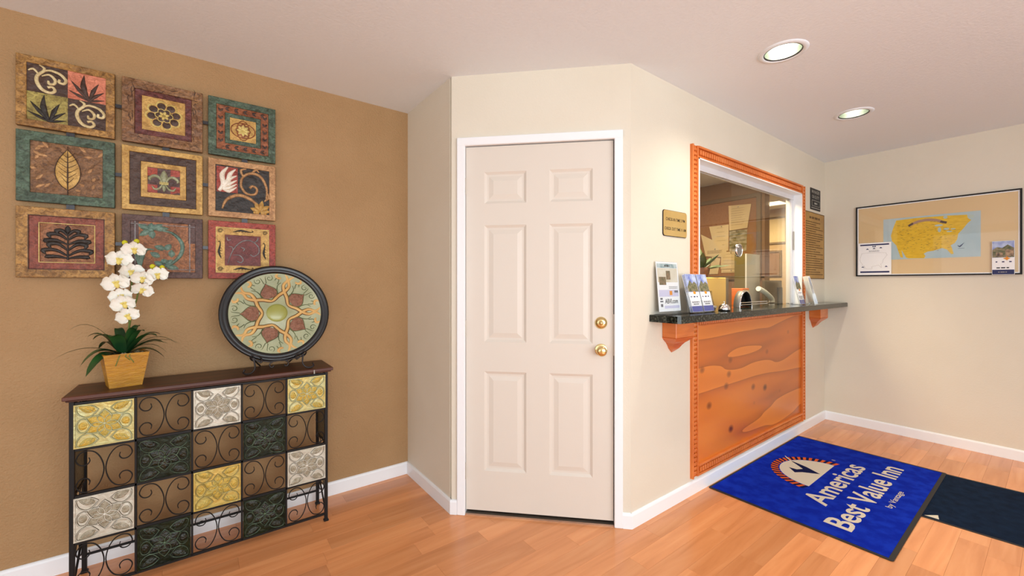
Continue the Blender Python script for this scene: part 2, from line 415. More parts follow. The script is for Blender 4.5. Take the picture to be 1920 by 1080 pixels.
# baseboards
def baseboard(name, p0, p1, out):
    p0 = Vector(p0); p1 = Vector(p1); F = frame((p0.x, p0.y, 0), (p1-p0).to_3d(), (0, 0, 1)); L_ = (p1-p0).length
    prof = [(0, 0), (.012, 0), (.012, .068), (.009, .076), (.004, .080), (0, .080)]
    vs = [(0, z, w_) for w_, z in prof]+[(L_, z, w_) for w_, z in prof]; n = len(prof)
    fs = [(i, (i+1) % n, n+(i+1) % n, n+i) for i in range(n)]+[tuple(range(n-1, -1, -1)), tuple(range(n, 2*n))]
    mb = MB(F).add(vs, [f[::-1] for f in fs]); return struct(name, mb, 'trim')
baseboard('baseboard_left', (XL, YT), (XT, YT), None)
baseboard('baseboard_corner', (XT, YT), (XT, YB-.005), None)
e = .7071
baseboard('baseboard_door_left', (XT-.004, YB+.004), (XT+.034*e, YB-.034*e), None)
baseboard('baseboard_door_right', (XT+.931*e, YB-.931*e), (XC+.004, YW-.004), None)
baseboard('baseboard_office', (XC-.005, YW), (XM, YW), None)
baseboard('baseboard_right', (XM, YW), (XM, YR), None)

# ------------------------------------------------------------------ door
dr = thing('door_1', 'beige six-panel door in the angled wall', None, (XT+.5*e, YB-.5*e, 0)); del dr['label']; dr['kind'] = 'structure'
U0, U1, Z0, Z1 = .080, .884, .024, 2.044
PC = [(.185, .419), (.545, .776)]; PR = [(.245, .797), (.960, 1.607), (1.727, 1.902)]
mb = MB(FD)
wz = -.012                                                     # face of the door slightly behind the wall face
ucuts = [U0, PC[0][0], PC[0][1], PC[1][0], PC[1][1], U1]; zc = [Z0, PR[0][0], PR[0][1], PR[1][0], PR[1][1], PR[2][0], PR[2][1], Z1]
mb.box((U0, Z0, wz-.035), (U1, Z1, wz-.012))
for i in range(5):
    for j in range(7):
        if i % 2 == 1 and j % 2 == 1: continue
        mb.box((ucuts[i], zc[j], wz-.012), (ucuts[i+1], zc[j+1], wz))
mb.build('stiles_and_rails', 'door', dr)
for (a, b) in PC:
    for (c, d) in PR:
        p = MB(FD); rects = [(0, 0), (.006, -.004), (.014, -.009), (.024, -.0095), (.030, -.008), (.050, -.0025)]
        vs = []
        for q, h in rects: vs += [(a+q, c+q, wz+h), (b-q, c+q, wz+h), (b-q, d-q, wz+h), (a+q, d-q, wz+h)]
        fs = []
        for r in range(len(rects)-1):
            for j in range(4): fs.append((r*4+j, r*4+(j+1) % 4, (r+1)*4+(j+1) % 4, (r+1)*4+j))
        k = (len(rects)-1)*4; fs.append((k, k+1, k+2, k+3))
        p.add(vs, fs); p.build('door_panel', 'door', dr)
for z in (1.828, 1.034, .24):
    h_ = MB(FD).box((.066, z-.045, -.012), (.080, z+.045, -.004)).tube([(.0735, z-.046+.0001, -.001), (.0735, z+.046, -.001)], .005, 8).build('hinge', 'steel', dr)
    for k in range(5):
        MB(FD).tube([(.0735, z-.044+k*.0178, -.001), (.0735, z-.030+k*.0178, -.001)], .0062, 8).build('hinge_knuckle', 'steel', h_)
FK = frame(FD @ Vector((.820, .930, wz)), (1, -1, 0), (0, 0, 1))
k_ = MB(FK).lathe([(0, .003), (.030, .003), (.033, .001), (.033, 0)], 28).build('knob_plate', 'brass', dr)
MB(FK).lathe([(.012, .003), (.012, .022), (.020, .028), (.027, .040), (.027, .050), (.022, .058), (.010, .061), (0, .061)], 28).build('knob', 'brass', dr)
FK = frame(FD @ Vector((.820, 1.074, wz)), (1, -1, 0), (0, 0, 1))
MB(FK).lathe([(0, .012), (.016, .014), (.022, .012), (.026, .008), (.032, .004), (.033, 0)], 28).build('deadbolt', 'brass', dr)
MB(FK).lathe([(0, .0175), (.010, .0165), (.011, .012)], 20).box((-.0015, -.006, .0165), (.0015, .006, .018)).build('keyhole', 'brass', dr)
MB(FD).box((.8845, .90, wz-.02), (.889, 1.12, wz-.002)).build('strike_plate', 'steel', dr)
# casing and stop
cs = struct('trim_1', MB(FD).box((.034, 0, 0), (.080, 2.090, .014), .003).box((.0715, 0, -.09), (.0778, 2.05, 0)), 'trim'); cs['label'] = 'white left door casing'
cs = struct('trim_2', MB(FD).box((.887, 0, 0), (.931, 2.090, .014), .003).box((.889, 0, -.09), (.900, 2.05, 0)), 'trim'); cs['label'] = 'white right door casing'
cs = struct('trim_3', MB(FD).box((.034, 2.047, 0), (.931, 2.092, .0145), .003).box((.07, 2.049, -.09), (.90, 2.062, 0)), 'trim'); cs['label'] = 'white head door casing'
struct('door_gap_shade', MB(FD).box((.06, 0, -.1), (.905, 2.06, -.055)), 'gap')  # dark sheet behind the door, its colour stands in for shade in the gaps
struct('trim_5', MB(FD).box((.0785, 0, -.05), (.889, .008, -.002)), 'steel')

# ------------------------------------------------------------------ service window
# white jamb lining and sliding glass
wn = thing('window_1', None, None, (3.28, YW+.05, WZ0)); wn['kind'] = 'structure'
jy0, jy1 = YW-.016, YW+WT
MB().box((WX1-.012, jy0, WZ0+.04), (WX1, jy1, WZ1)).box((WX0, jy0, WZ0+.04), (WX0+.012, jy1, WZ1)).box((WX0, jy0, WZ1-.008), (WX1, jy1, WZ1)).build('jamb', 'trim', wn)
MB().box((WX0+.012, YW+.050, WZ1-.040), (WX1-.012, YW+.095, WZ1-.008)).box((WX0+.012, YW+.046, WZ1-.046), (WX1-.012, YW+.050, WZ1-.008)).box((WX0+.012, YW+.068, WZ1-.048), (WX1-.012, YW+.073, WZ1-.04)).build('head_track', 'alu', wn)
MB().box((WX1-.045, YW+.052, WZ0+.04), (WX1-.012, YW+.095, WZ1-.04), .003).box((WX1-.050, YW+.060, WZ0+.04), (WX1-.045, YW+.066, WZ1-.04)).build('side_track', 'alu', wn)
MB().box((WX1-.022, YW+.040, 1.58), (WX1-.012, YW+.050, 1.74)).build('latch', 'steel', wn)
MB().box((WX0+.012, YW+.060, WZ0+.045), (WX1-.04, YW+.066, WZ1-.04)).build('pane', 'glass', wn)
MB().box((3.06, YW+.078, WZ0+.045), (WX1-.04, YW+.084, WZ1-.04)).build('pane', 'glass', wn)
# orange dentil moulding round window and panel
fw = thing('window_moulding', 'orange dentil moulding framing the service window and the pine panel', 'moulding', (3.28, YW, .1))
X0, X1, ZA, ZB, PW, PY = 2.362, 4.198, .098, 2.134, .073, .020
FW = frame((0, YW, 0), (1, 0, 0), (0, 0, 1))
def rail(nm, a, b):
    x0, z0 = a; x1, z1 = b; mb = MB(FW).box((x0, z0, 0), (x1, z1, .005))
    if z1-z0 > x1-x0:
        mb.box((x0, z0, .004), (x0+.014, z1, PY), .002).box((x1-.012, z0, .004), (x1, z1, .016), .002)
    else:
        mb.box((x0, z1-.014, .004), (x1, z1, PY), .002).box((x0, z0, .004), (x1, z0+.012, .016), .002)
    r = mb.build(nm, 'orange_trim', fw)
    d = MB(FW)
    if z1-z0 > x1-x0:
        z = z0+.02
        while z < z1-.03:
            d.box((x0+.020, z, .004), (x1-.022, z+.018, .0175), .003); z += .0275
    else:
        x = x0+.02
        while x < x1-.03:
            d.box((x, z0+.020, .004), (x+.018, z1-.022, .0175), .003); x += .0275
    t = d.build('dentils', 'orange_trim', r); t['kind'] = 'stuff'
rail('side_moulding', (X0, ZA), (X0+PW, 1.072)); rail('side_moulding', (X0, 1.115), (X0+PW, ZB))
rail('side_moulding', (X1-PW, ZA), (X1, 1.072)); rail('side_moulding', (X1-PW, 1.115), (X1, ZB))
rail('head_moulding', (X0+PW, ZB-PW), (X1-PW, ZB)); rail('bottom_moulding', (X0+PW, ZA), (X1-PW, ZA+PW)); 
r_ = MB(FW).box((X0+PW, 1.018, 0), (X1-PW, 1.072, .006)).box((X0+PW, 1.018, .005), (X1-PW, 1.026, .014)).box((X0+PW, 1.060, .005), (X1-PW, 1.072, .016)).build('top_moulding', 'orange_trim', fw)
d = MB(FW); x = X0+PW+.01
while x < X1-PW-.02: d.box((x, 1.030, .004), (x+.014, 1.058, .018), .002); x += .0235
d.build('dentils', 'orange_trim', r_)['kind'] = 'stuff'
tag(MB(FW).box((X0+PW, ZA+PW, 0), (X1-PW, 1.018, .004)).build('pine_panel', 'pine', None, origin=(3.28, YW, .6)),
    'knotty orange pine panel on the wall beneath the granite counter', 'panel')
# granite counter
CZ = 1.113
poly = [(1.950, YW+.0), (1.950, 1.185), (1.965, 1.172), (4.715, 1.172), (4.725, 1.19), (4.725, YW), (4.10, YW), (4.10, 1.62), (2.45, 1.62), (2.45, YW)]
mb = MB().prism(poly, CZ-.038, CZ-.003)
mb.prism([(1.953, YW+.0), (1.953, 1.186), (1.967, 1.175), (4.713, 1.175), (4.722, 1.19), (4.722, YW), (4.098, YW), (4.098, 1.617), (2.452, 1.617), (2.452, YW)], CZ-.003, CZ)
tag(mb.build('counter_top', 'granite', None, origin=(3.3, 1.35, CZ-.038)), 'polished black granite counter ledge under the service window', 'counter')
# corbels
def corbel(xl, label):
    t = thing('corbel', label, 'bracket', (xl+.0925, YW, CZ-.038), group=None)
    w_, dp = .187, .088
    MB().box((xl, YW-dp, .980), (xl+w_, YW, CZ-.038), .003).build('corbel_block', 'corbel', t)
    cx = xl+w_/2; secs = []
    for k, (s, z) in enumerate([(1, .980), (.96, .974), (.80, .960), (.60, .946), (.46, .930), (.34, .912), (.20, .900), (.06, .889), (.02, .886)]):
        secs.append([(cx-w_/2*s, YW, z), (cx-w_/2*s, YW-dp*s, z), (cx+w_/2*s, YW-dp*s, z), (cx+w_/2*s, YW, z)])
    m_ = MB(); m_.ring(None, False, secs, smooth=False); m_.build('corbel_tip', 'corbel', t)
corbel(2.070, 'orange wooden corbel left of the pine panel under the black counter')
corbel(4.330, 'orange wooden corbel under the right end of the black counter')

# ------------------------------------------------------------------ signs on the office wall
M['gold'] = mat('gold_plaque', S(196, 164, 98), .38, .25, c2=S(206, 176, 112), nscale=6, bump=.05, bscale=300)
M['gold2'] = mat('aged_gold_notice', S(168, 128, 62), .45, .2, c2=S(186, 146, 76), nscale=7)
t = thing('brass_plaque', 'small gold plaque with check-in and check-out times beside the window', 'sign', (2.195, YW, 1.63))
px0, px1, pz0, pz1 = 2.072, 2.318, 1.556, 1.706
def rrect(x0, z0, x1, z1, r, n=4):
    out = []
    for cx, cz, a in ((x1-r, z0+r, -PI/2), (x1-r, z1-r, 0), (x0+r, z1-r, PI/2), (x0+r, z0+r, PI)):
        out += [(cx+r*math.cos(a+PI/2*i/n), cz+r*math.sin(a+PI/2*i/n)) for i in range(n+1)]
    return out
MB(FW).prism(rrect(px0, pz0, px1, pz1, .016), 0, .004).build('plaque_back', 'blackprint', t)
MB(FW).prism(rrect(px0+.004, pz0+.003, px1-.002, pz1-.002, .015), .004, .006).build('plaque_face', 'gold', t)
text('CHECK-IN TIME 3 PM', FW, px0+.026, 1.646, .017, .195, 'blackprint', 'lettering', t, .0066, .004)
text('CHECK OUT TIME 11 AM', FW, px0+.014, 1.592, .017, .218, 'blackprint', 'lettering', t, .0066, .004)
def textline(F, x0, x1, z, h, m, parent, zz, rr, name='text_line'):
    mb = MB(F); x = x0
    while x < x1:
        wl = rr.uniform(.6, 2.6)*h*1.6; mb.box((x, z, zz), (min(x+wl, x1), z+h, zz+.0004)); x += wl+h*.7
    return mb.build(name, m, parent)
t = thing('duty_sign', 'small black sign with silver lettering above the gold notice', 'sign', (4.48, YW, 2.05))
M['silver'] = mat('silver_print', S(170, 168, 160), .5)
MB(FW).box((4.355, 1.958, 0), (4.600, 2.152, .006), .001).build('sign_face', 'blackprint', t)
text('MANAGER', FW, 4.378, 2.108, .028, .195, 'silver', 'lettering', t, .0068, .006)
text('ON DUTY', FW, 4.385, 2.062, .028, .180, 'silver', 'lettering', t, .0068, .006)
MB(FW).rectframe((4.380, 1.992), (4.580, 2.044), .003, .006, .0072).build('name_frame', 'silver', t)
textline(FW, 4.445, 4.515, 2.011, .014, 'silver', t, .006, random.Random(6))
MB(FW).box((4.365, 1.972, .006), (4.590, 1.977, .0072)).build('silver_line', 'silver', t)
t = thing('gold_notice', 'tall gold notice with rows of fine dark text beside the window', 'sign', (4.455, YW, 1.63))
MB(FW).box((4.212, 1.330, 0), (4.700, 1.932, .006), .001).build('notice_board', 'gold2', t)
M['brownprint'] = mat('brown_print', S(96, 66, 26), .6)
MB(FW).rectframe((4.212, 1.330), (4.700, 1.932), .006, .006, .0075).build('notice_rim', 'brownprint', t)
rr = random.Random(11); z = 1.880; li = 0
textline(FW, 4.32, 4.58, 1.872, .020, 'brownprint', t, .006, rr)
z = 1.838
while z > 1.36:
    ln = rr.choice([.43, .43, .43, .25, .36]); textline(FW, 4.235, 4.235+ln, z, .0085, 'brownprint', t, .006, rr); z -= .0205
# ------------------------------------------------------------------ framed map on the right wall
FM = frame((XM, 0, 0), (0, -1, 0), (0, 0, 1))                  # u = -y
t = thing('framed_map', 'wide black-framed map of the United States on the right wall', 'framed map', (XM, .64, 1.66))
a, b = (-1.112, 1.352), (-.168, 1.974)
M['matboard'] = mat('cream_board', S(226, 196, 146), .5, c2=S(230, 202, 154), nscale=1.5)
M['ocean'] = mat('pale_blue_map_sea', S(176, 200, 206), .6, c2=S(190, 210, 214), nscale=6)
M['land'] = mat('yellow_map_land', S(240, 200, 40), .6, c2=S(226, 182, 24), nscale=26, stretch=(1, 1, 3))
M['lake'] = mat('map_lake', S(186, 205, 196), .6)
MB(FM).box((a[0]+.004, a[1]+.004, .002), (b[0]-.004, b[1]-.004, .012)).build('backing_board', 'matboard', t)
MB(FM).rectframe(a, b, .010, 0, .020, .002).build('frame', 'black', t)
MB(FM).rectframe((a[0]+.010, a[1]+.010), (b[0]-.010, b[1]-.010), .008, .012, .0128).build('white_edge', 'white', t)
mp = MB(FM).box((-.925, 1.492, .012), (-.366, 1.842, .0124)).build('map_sheet', 'ocean', t)
LAND = [(0.842, 1.824), (0.863, 1.756), (0.876, 1.696), (0.869, 1.65), (0.842, 1.612), (0.837, 1.592), (0.815, 1.51), (0.8, 1.504), (0.809, 1.57), (0.78, 1.505), (0.765, 1.497), (0.673, 1.494), (0.665, 1.512), (0.675, 1.532), (0.653, 1.547), (0.619, 1.552), (0.569, 1.57), (0.543, 1.556), (0.52, 1.518), (0.507, 1.521), (0.517, 1.569), (0.523, 1.588), (0.501, 1.605), (0.488, 1.632), (0.482, 1.677), (0.457, 1.712), (0.432, 1.755), (0.414, 1.775), (0.43, 1.79), (0.436, 1.819), (0.488, 1.822), (0.543, 1.826), (0.565, 1.826), (0.722, 1.830)]
MB(FM).prism([(-y, z) for y, z in LAND], .0124, .0128).build('map_land', 'land', mp)
lk = MB(FM)
for y, z, rx, ry in ((.589, 1.754, .024, .008), (.585, 1.718, .010, .020), (.546, 1.721, .016, .009), (.530, 1.700, .016, .006), (.51, 1.717, .014, .005), (.552, 1.814, .012, .012), (.417, 1.803, .018, .014)):
    lk.prism([(-y+rx*math.cos(q), z+ry*math.sin(q)) for q in [2*PI*i/12 for i in range(12)]], .0128, .0131)
lk.build('map_lakes', 'lake', mp)
M['ribbon'] = mat('map_ribbon', S(176, 140, 116), .6); M['ribbon_end'] = mat('map_ribbon_end', S(86, 62, 50), .6)
rb = [(0.748, 1.776), (0.737, 1.786), (0.705, 1.800), (0.666, 1.806), (0.632, 1.804), (0.599, 1.796), (0.572, 1.782)]
up = [(-y, z+.011) for y, z in rb]; dn = [(-y, z-.011) for y, z in rb]
MB(FM).prism(up+dn[::-1], .0132, .0135).build('title_ribbon', 'ribbon', mp)
MB(FM).prism([(-.762, 1.760), (-.735, 1.782), (-.742, 1.795), (-.770, 1.775)], .0131, .0137).prism([(-.585, 1.776), (-.548, 1.762), (-.542, 1.778), (-.575, 1.792)], .0131, .0137).build('ribbon_end', 'ribbon_end', mp)
rr = random.Random(2); pl = MB(FM)
for i in range(150):
    y = rr.uniform(.50, .84); z = rr.uniform(1.55, 1.79)
    if (y > .80 and z < 1.63) or (y < .54 and z < 1.66): continue
    pl.box((-y, z, .0128), (-y+rr.uniform(.006, .016), z+.0022, .0131))
M['mapname'] = mat('map_place_names', S(150, 116, 30), .6)
tag(pl.build('place_names', 'mapname', mp), kind='stuff')
MB(FM).prism([(-.488, 1.588), (-.476, 1.580), (-.470, 1.586), (-.449, 1.606), (-.466, 1.578), (-.474, 1.570), (-.482, 1.576)], .0124, .0129).box((-.484, 1.560, .0124), (-.450, 1.562, .0128)).build('map_emblem', 'navy', mp)
MB(FM).box((a[0]+.008, a[1]+.008, .0150), (b[0]-.008, b[1]-.008, .0165)).build('frame_glass', 'picglass', t)
# leaflet tucked in lower left of the frame, booklet lower right
t = thing('map_leaflet', 'white leaflet with navy bars tucked into the lower left of the map frame', 'leaflet', (XM-.022, .98, 1.36))
MB(FM).box((-1.094, 1.363, .0205), (-.872, 1.646, .0215)).build('sheet', 'white', t)
MB(FM).box((-1.080, 1.622, .0215), (-.886, 1.634, .0219)).box((-1.080, 1.382, .0215), (-.884, 1.396, .0219)).build('navy_bar', 'navy', t)
us = [(-y, z) for y, z in LAND]; cx = sum(p[0] for p in us)/len(us); cz = sum(p[1] for p in us)/len(us)
ol = [(-.985+(p[0]-cx)*.40, 1.478+(p[1]-cz)*.42) for p in us]
m2 = MB(FM)
for i in range(len(ol)):
    m2.stroke([ol[i], ol[(i+1) % len(ol)]], .0016, .0005, .0215, 1)
M['palegrey'] = mat('pale_grey_print', S(190, 188, 184), .6)
m2.build('outline_map', 'palegrey', t)
m2 = MB(FM)
for x, z in ((-1.030, 1.588), (-.985, 1.592), (-.940, 1.596), (-1.062, 1.430), (-.905, 1.432)):
    m2.box((x-.009, z-.001, .0215), (x+.009, z+.003, .0219)).prism([(x-.007, z+.003), (x+.007, z+.003), (x, z+.010)], .0215, .0219)
m2.prism([(-.998, 1.608), (-.972, 1.608), (-.974, 1.619), (-.985, 1.613), (-.996, 1.619)], .0215, .0219)
m2.build('small_emblems', 'navy', t)
for z in (1.574, 1.567): textline(FM, -1.02, -.95, z, .003, 'greyprint', t, .0215, rr)
t = thing('map_booklet', 'booklet with a hotel photograph at the lower right of the map frame', 'booklet', (XM-.022, .25, 1.35))
MB(FM).box((-.310, 1.352, .0205), (-.202, 1.600, .0275), .0008).build('pages', 'white', t)
MB(FM).box((-.308, 1.478, .0275), (-.204, 1.598, .0279)).build('cover_photo', 'skyblue', t)
MB(FM).prism([(-.308, 1.479), (-.204, 1.479), (-.204, 1.545), (-.235, 1.572), (-.260, 1.548), (-.285, 1.556), (-.308, 1.535)], .0279, .0282).build('photo_building', 'green', t)
M['stone'] = mat('stone_print', S(190, 160, 130), .6, c2=S(90, 80, 70), nscale=80)
MB(FM).box((-.245, 1.487, .0282), (-.206, 1.535, .0285)).box((-.290, 1.485, .0282), (-.258, 1.515, .0285)).build('photo_facade', 'stone', t)
MB(FM).prism([(-.258, 1.472), (-.244, 1.476), (-.238, 1.487), (-.232, 1.476), (-.220, 1.472), (-.232, 1.464), (-.238, 1.455), (-.246, 1.464)], .0285, .0288).build('starburst', 'orangeprint', t)
MB(FM).box((-.308, 1.354, .0275), (-.204, 1.388, .0279)).build('footer_bar', 'navy', t)
textline(FM, -.288, -.228, 1.398, .008, 'blackprint', t, .0276, rr); textline(FM, -.280, -.236, 1.368, .005, 'silver', t, .028, rr)
for x in (-.292, -.262, -.228): textline(FM, x, x+.012, 1.442, .008, 'navy', t, .0276, rr)

# ------------------------------------------------------------------ entrance mats
t = thing('entrance_mat', 'bright blue entrance mat with cream inn lettering below the counter', 'mat', (3.27, .9, 0))
FF = frame((0, 0, 0), (1, 0, 0), (0, 1, 0))
MZ = .0065; bx0, by0, bx1, by1 = 2.535, .462, 4.008, 1.330
MB().prism(rrect(bx0, by0, bx1, by1, .012), .0022, .0045).build('rubber_edge', 'rubber', t)
MB().box((bx0+.016, by0+.020, .0040), (bx1-.022, by1-.012, MZ), .0015).build('pile', 'matblue', t)
text('Americas', FF, 2.846, .810, .118, .82, 'matcream', 'lettering', t, MZ+.0012, .019)
text('Best Value Inn', FF, 2.655, .647, .118, 1.18, 'matcream', 'lettering', t, MZ+.0012, .019)
text('by Vantage', FF, 3.12, .575, .030, .30, 'matcream', 'small_lettering', t, MZ+.0012, .004)
text('®', FF, 3.63, .975, .022, .02, 'matcream', 'small_lettering', t, MZ+.0012, .0)
cx, cy = 3.292, .953
arc = lambda rx, ry, a: (cx+rx*math.cos(a), cy+ry*math.sin(a))
MB().prism([arc(.243, .238, PI*i/28) for i in range(29)], MZ, MZ+.0010).build('emblem_dome', 'matcream', t)
NS = 23; mo, mn = MB(), MB()
for i in range(NS*2):
    a0 = PI*i/(NS*2); a1 = PI*(i+1)/(NS*2); sk = .05
    q = [arc(.250, .245, a0), arc(.302, .287, a0-sk), arc(.302, .287, a1-sk), arc(.250, .245, a1)]
    (mo if i % 2 == 0 else mn).prism(q, MZ, MZ+.0010)
mo.build('emblem_rays', 'matorange', t); mn.build('emblem_ray_gaps', 'matdark', t)
MB().prism([(3.386, 1.172), (3.372, 1.118), (3.352, 1.060), (3.300, .968), (3.240, 1.050), (3.196, 1.080), (3.252, 1.134), (3.258, 1.088), (3.300, 1.066), (3.345, 1.118)], MZ+.0010, MZ+.0016).build('emblem_bird', 'matdark', t)
MB().stroke([(3.450, 1.228), (3.415, 1.200), (3.380, 1.160)], [.004, .012, .008], .001, MZ+.001).build('emblem_streak', 'matcream', t)
t = thing('navy_mat', 'dark navy floor mat running under the edge of the blue mat', 'mat', (3.58, 0, 0))
Fn = frame((3.155, .52, 0), (1, 0, 0), (0, 1, 0)) @ Matrix.Rotation(math.radians(4.0), 4, 'Z')
MB(Fn).prism([(0, -1.6), (.842, -1.6), (.842, 0), (0, 0)], .0002, .0012).build('rubber_edge', 'rubber', t)
MB(Fn).box((.018, -1.582, .0010), (.824, -.018, .0019)).build('pile', 'matnavy', t)
MB(Fn).prism([(.030, -.125), (.085, -.118), (.030, -.068)], .0019, .0022).build('cream_corner', 'matcream', t)

# ------------------------------------------------------------------ recessed ceiling lights
M['bulb'] = mat('lamp_glass', (1, 1, 1), .4, emit=((1, .97, .88), 14)); M['reflector'] = mat('can_reflector', (.62, .66, .58), .3, 1)
for k, ((lx, ly), lab) in enumerate(zip(LIGHTS, ['lit recessed ceiling light, the one nearer the door', 'lit recessed ceiling light, the smaller-looking one nearer the map'])):
    t = thing('ceiling_light', lab, 'ceiling light', (lx, ly, H)); F = Matrix.Translation((lx, ly, H))
    MB(F).lathe([(.083, .002), (.083, -.004), (.090, -.007), (.106, -.004), (.108, 0), (.108, .0005)], 40).build('trim_ring', 'ceil', t)
    MB(F).lathe([(.083, -.004), (.080, -.0045), (.079, .002)], 40).build('inner_rim', 'bronze', t)
    MB(F).lathe([(.080, .001), (.075, .06), (.062, .12), (.040, .15), (0, .155)], 40).build('reflector', 'reflector', t)
    MB(F).lathe([(0, .055), (.025, .058), (.046, .075), (.052, .095), (.040, .125), (.02, .15)], 24).build('bulb', 'bulb', t)
    ld = bpy.data.lights.new('can_lamp', 'SPOT'); ld.energy = 34; ld.spot_size = math.radians(135); ld.spot_blend = .9; ld.shadow_soft_size = .05; ld.color = (1, .92, .76)
    lo = bpy.data.objects.new('can_lamp', ld); C.objects.link(lo); lo.parent = t; lo.location = (0, 0, .035)

# ------------------------------------------------------------------ wall art: nine painted tiles
PM = {}
def pm(key, c1, c2, sc=18, bump=.9, rough=.5, metal=.15, bs=26, st=(1, 1, 1), glz=.42):
    m = mat('art_'+key, S(*c1), rough, metal, c2=S(*c2), nscale=sc, bump=bump, bscale=bs, contrast=(.3, .7), stretch=st)
    N = m.node_tree.nodes; L = m.node_tree.links; b = N['Principled BSDF']; src = b.inputs['Base Color'].links[0].from_socket
    tc = [n for n in N if n.type == 'TEX_COORD'][0]
    n = N.new('ShaderNodeTexNoise'); n.inputs['Scale'].default_value = 55; n.inputs['Detail'].default_value = 7; n.inputs['Roughness'].default_value = .7; n.inputs['Distortion'].default_value = 1.2
    L.new(tc.outputs['Object'], n.inputs['Vector'])
    r = N.new('ShaderNodeValToRGB'); r.color_ramp.elements[0].position = .40; r.color_ramp.elements[0].color = (glz, glz*.9, glz*.8, 1); r.color_ramp.elements[1].position = .60; r.color_ramp.elements[1].color = (1, 1, 1, 1)
    L.new(n.outputs['Fac'], r.inputs[0]); x = N.new('ShaderNodeMix'); x.data_type = 'RGBA'; x.blend_type = 'MULTIPLY'; x.inputs[0].default_value = 1
    L.new(src, x.inputs[6]); L.new(r.outputs[0], x.inputs[7]); L.new(x.outputs[2], b.inputs['Base Color'])
    PM[key] = m; return m
pm('ochre', (140, 98, 48), (196, 150, 82), 14); pm('olive', (108, 88, 44), (160, 124, 64), 12); pm('crackle', (128, 88, 62), (164, 122, 78), 10, 1.6, bs=18)
pm('maroon', (98, 46, 42), (118, 62, 56), 14); pm('gold', (190, 146, 72), (218, 180, 104), 20, .5, glz=.6); pm('goldgreen', (140, 124, 60), (196, 182, 100), 9, .5)
pm('dkbrown', (62, 42, 34), (88, 64, 52), 16, glz=.6); pm('salmon', (206, 112, 84), (232, 150, 120), 9, .4, glz=.6); pm('teal', (66, 82, 68), (94, 118, 96), 14)
pm('rust', (136, 76, 44), (172, 102, 60), 18); pm('brown', (116, 80, 48), (150, 108, 68), 9); pm('copper', (122, 78, 52), (184, 120, 70), 7)
pm('red', (150, 56, 44), (176, 78, 60), 12, glz=.5); pm('brickred', (128, 58, 46), (156, 86, 64), 12, glz=.5); pm('black', (34, 28, 26), (56, 48, 42), 14, glz=.6)
pm('cream', (210, 190, 138), (234, 220, 172), 20, .3, glz=.7); pm('yellow', (206, 184, 100), (232, 216, 140), 20, .3, glz=.7); pm('white', (226, 220, 204), (246, 242, 230), 20, .3, glz=.8)
pm('tealpale', (84, 116, 106), (124, 154, 140), 20, .3, glz=.6); pm('purple', (80, 56, 54), (102, 74, 68), 12, glz=.5); pm('grey', (116, 112, 116), (150, 148, 150), 20, .3, glz=.7)
pm('tan', (180, 132, 86), (206, 162, 112), 20, .3, glz=.55); pm('dkred', (100, 46, 46), (126, 60, 56), 12, glz=.6); pm('palegreen', (138, 146, 116), (180, 184, 150), 16, .3, glz=.6)
M['edge'] = mat('tile_edge', S(58, 40, 26), .6)
TS = .302
COLX = [-.637, -.3125, .0115]; ROWZ = [1.951, 1.632, 1.309]
def tile_frame(c, r): return frame((COLX[c], YT-.022, ROWZ[r]), (1, 0, 0), (0, 0, 1))
def warp(mb, F, amp=.0012, seed=0): return mb
def art(c, r, label, bands, field, motifs):
    """bands: list of (width, material, height); motifs: list of (name, material, function(mb))"""
    F = tile_frame(c, r); t = thing('art_tile', label, 'wall art', mtx=Matrix.Translation(F @ Vector((TS/2, 0, 0))))
    MB(F).box((0, 0, 0), (TS, TS, .010), .002).build('backing', 'edge', t)
    q = 0
    names = ['border', 'inner_border', 'second_inner_border', 'innermost_border']
    for i, (wd, m, h) in enumerate(bands):
        MB(F).rectframe((q+.0006, q+.0006), (TS-q-.0006, TS-q-.0006), wd, .009, .010+h, .0015).build(names[i], PM[m], t); q += wd
    pn = None
    if field: pn = MB(F).box((q, q, .009), (TS-q, TS-q, .0115)).build('centre_panel', PM[field], t)
    for nm, m, fn in motifs:
        F2 = F.copy(); mb = MB(F2 @ Matrix.Translation((q, q, .0118))); fn(mb, TS-2*q); mb.build(nm, PM[m] if m in PM else m, t)
    return t
# scroll pair used in tile one
def scrolls(mb, ox, oy, s):
    mb.stroke([(ox+p[0]*s, oy+p[1]*s) for p in [(.30, .98), (.42, .90), (.40, .78), (.26, .60), (.24, .38), (.36, .14), (.56, .06), (.68, .16), (.62, .28), (.50, .24)]], [c*s for c in (.04, .09, .10, .11, .12, .12, .11, .10, .08, .10)], .004)
    mb.stroke([(ox+p[0]*s, oy+p[1]*s) for p in [(.04, .72), (.16, .80), (.28, .66)]], [.04*s, .09*s, .05*s], .004)
    mb.stroke([(ox+p[0]*s, oy+p[1]*s) for p in [(.40, .78), (.56, .86), (.80, .80), (.95, .62), (.90, .48), (.78, .50), (.80, .60)]], [.05*s, .09*s, .10*s, .10*s, .10*s, .09*s, .08*s], .004)
    mb.stroke([(ox+p[0]*s, oy+p[1]*s) for p in [(.36, .60), (.54, .70), (.68, .56), (.66, .40), (.54, .38), (.52, .48)]], [.04*s, .08*s, .10*s, .09*s, .10*s, .06*s], .004)
def palmleaf(mb, ox, oy, s, fl=1):
    base = (ox+.55*s, oy+.02*s)
    for tip, mid, wd in (((.42, .95), (.40, .5), .20), ((.08, .66), (.30, .36), .15), ((.80, .72), (.66, .42), .15), ((.95, .44), (.72, .24), .13), ((.02, .30), (.28, .16), .12), ((.96, .14), (.74, .08), .10)):
        f = lambda p: (ox+(p[0] if fl > 0 else 1-p[0])*s, oy+p[1]*s)
        mb.stroke([f((.55, .02)), f(mid), f(tip)], [.06*s, wd*s, .012*s], .0035)
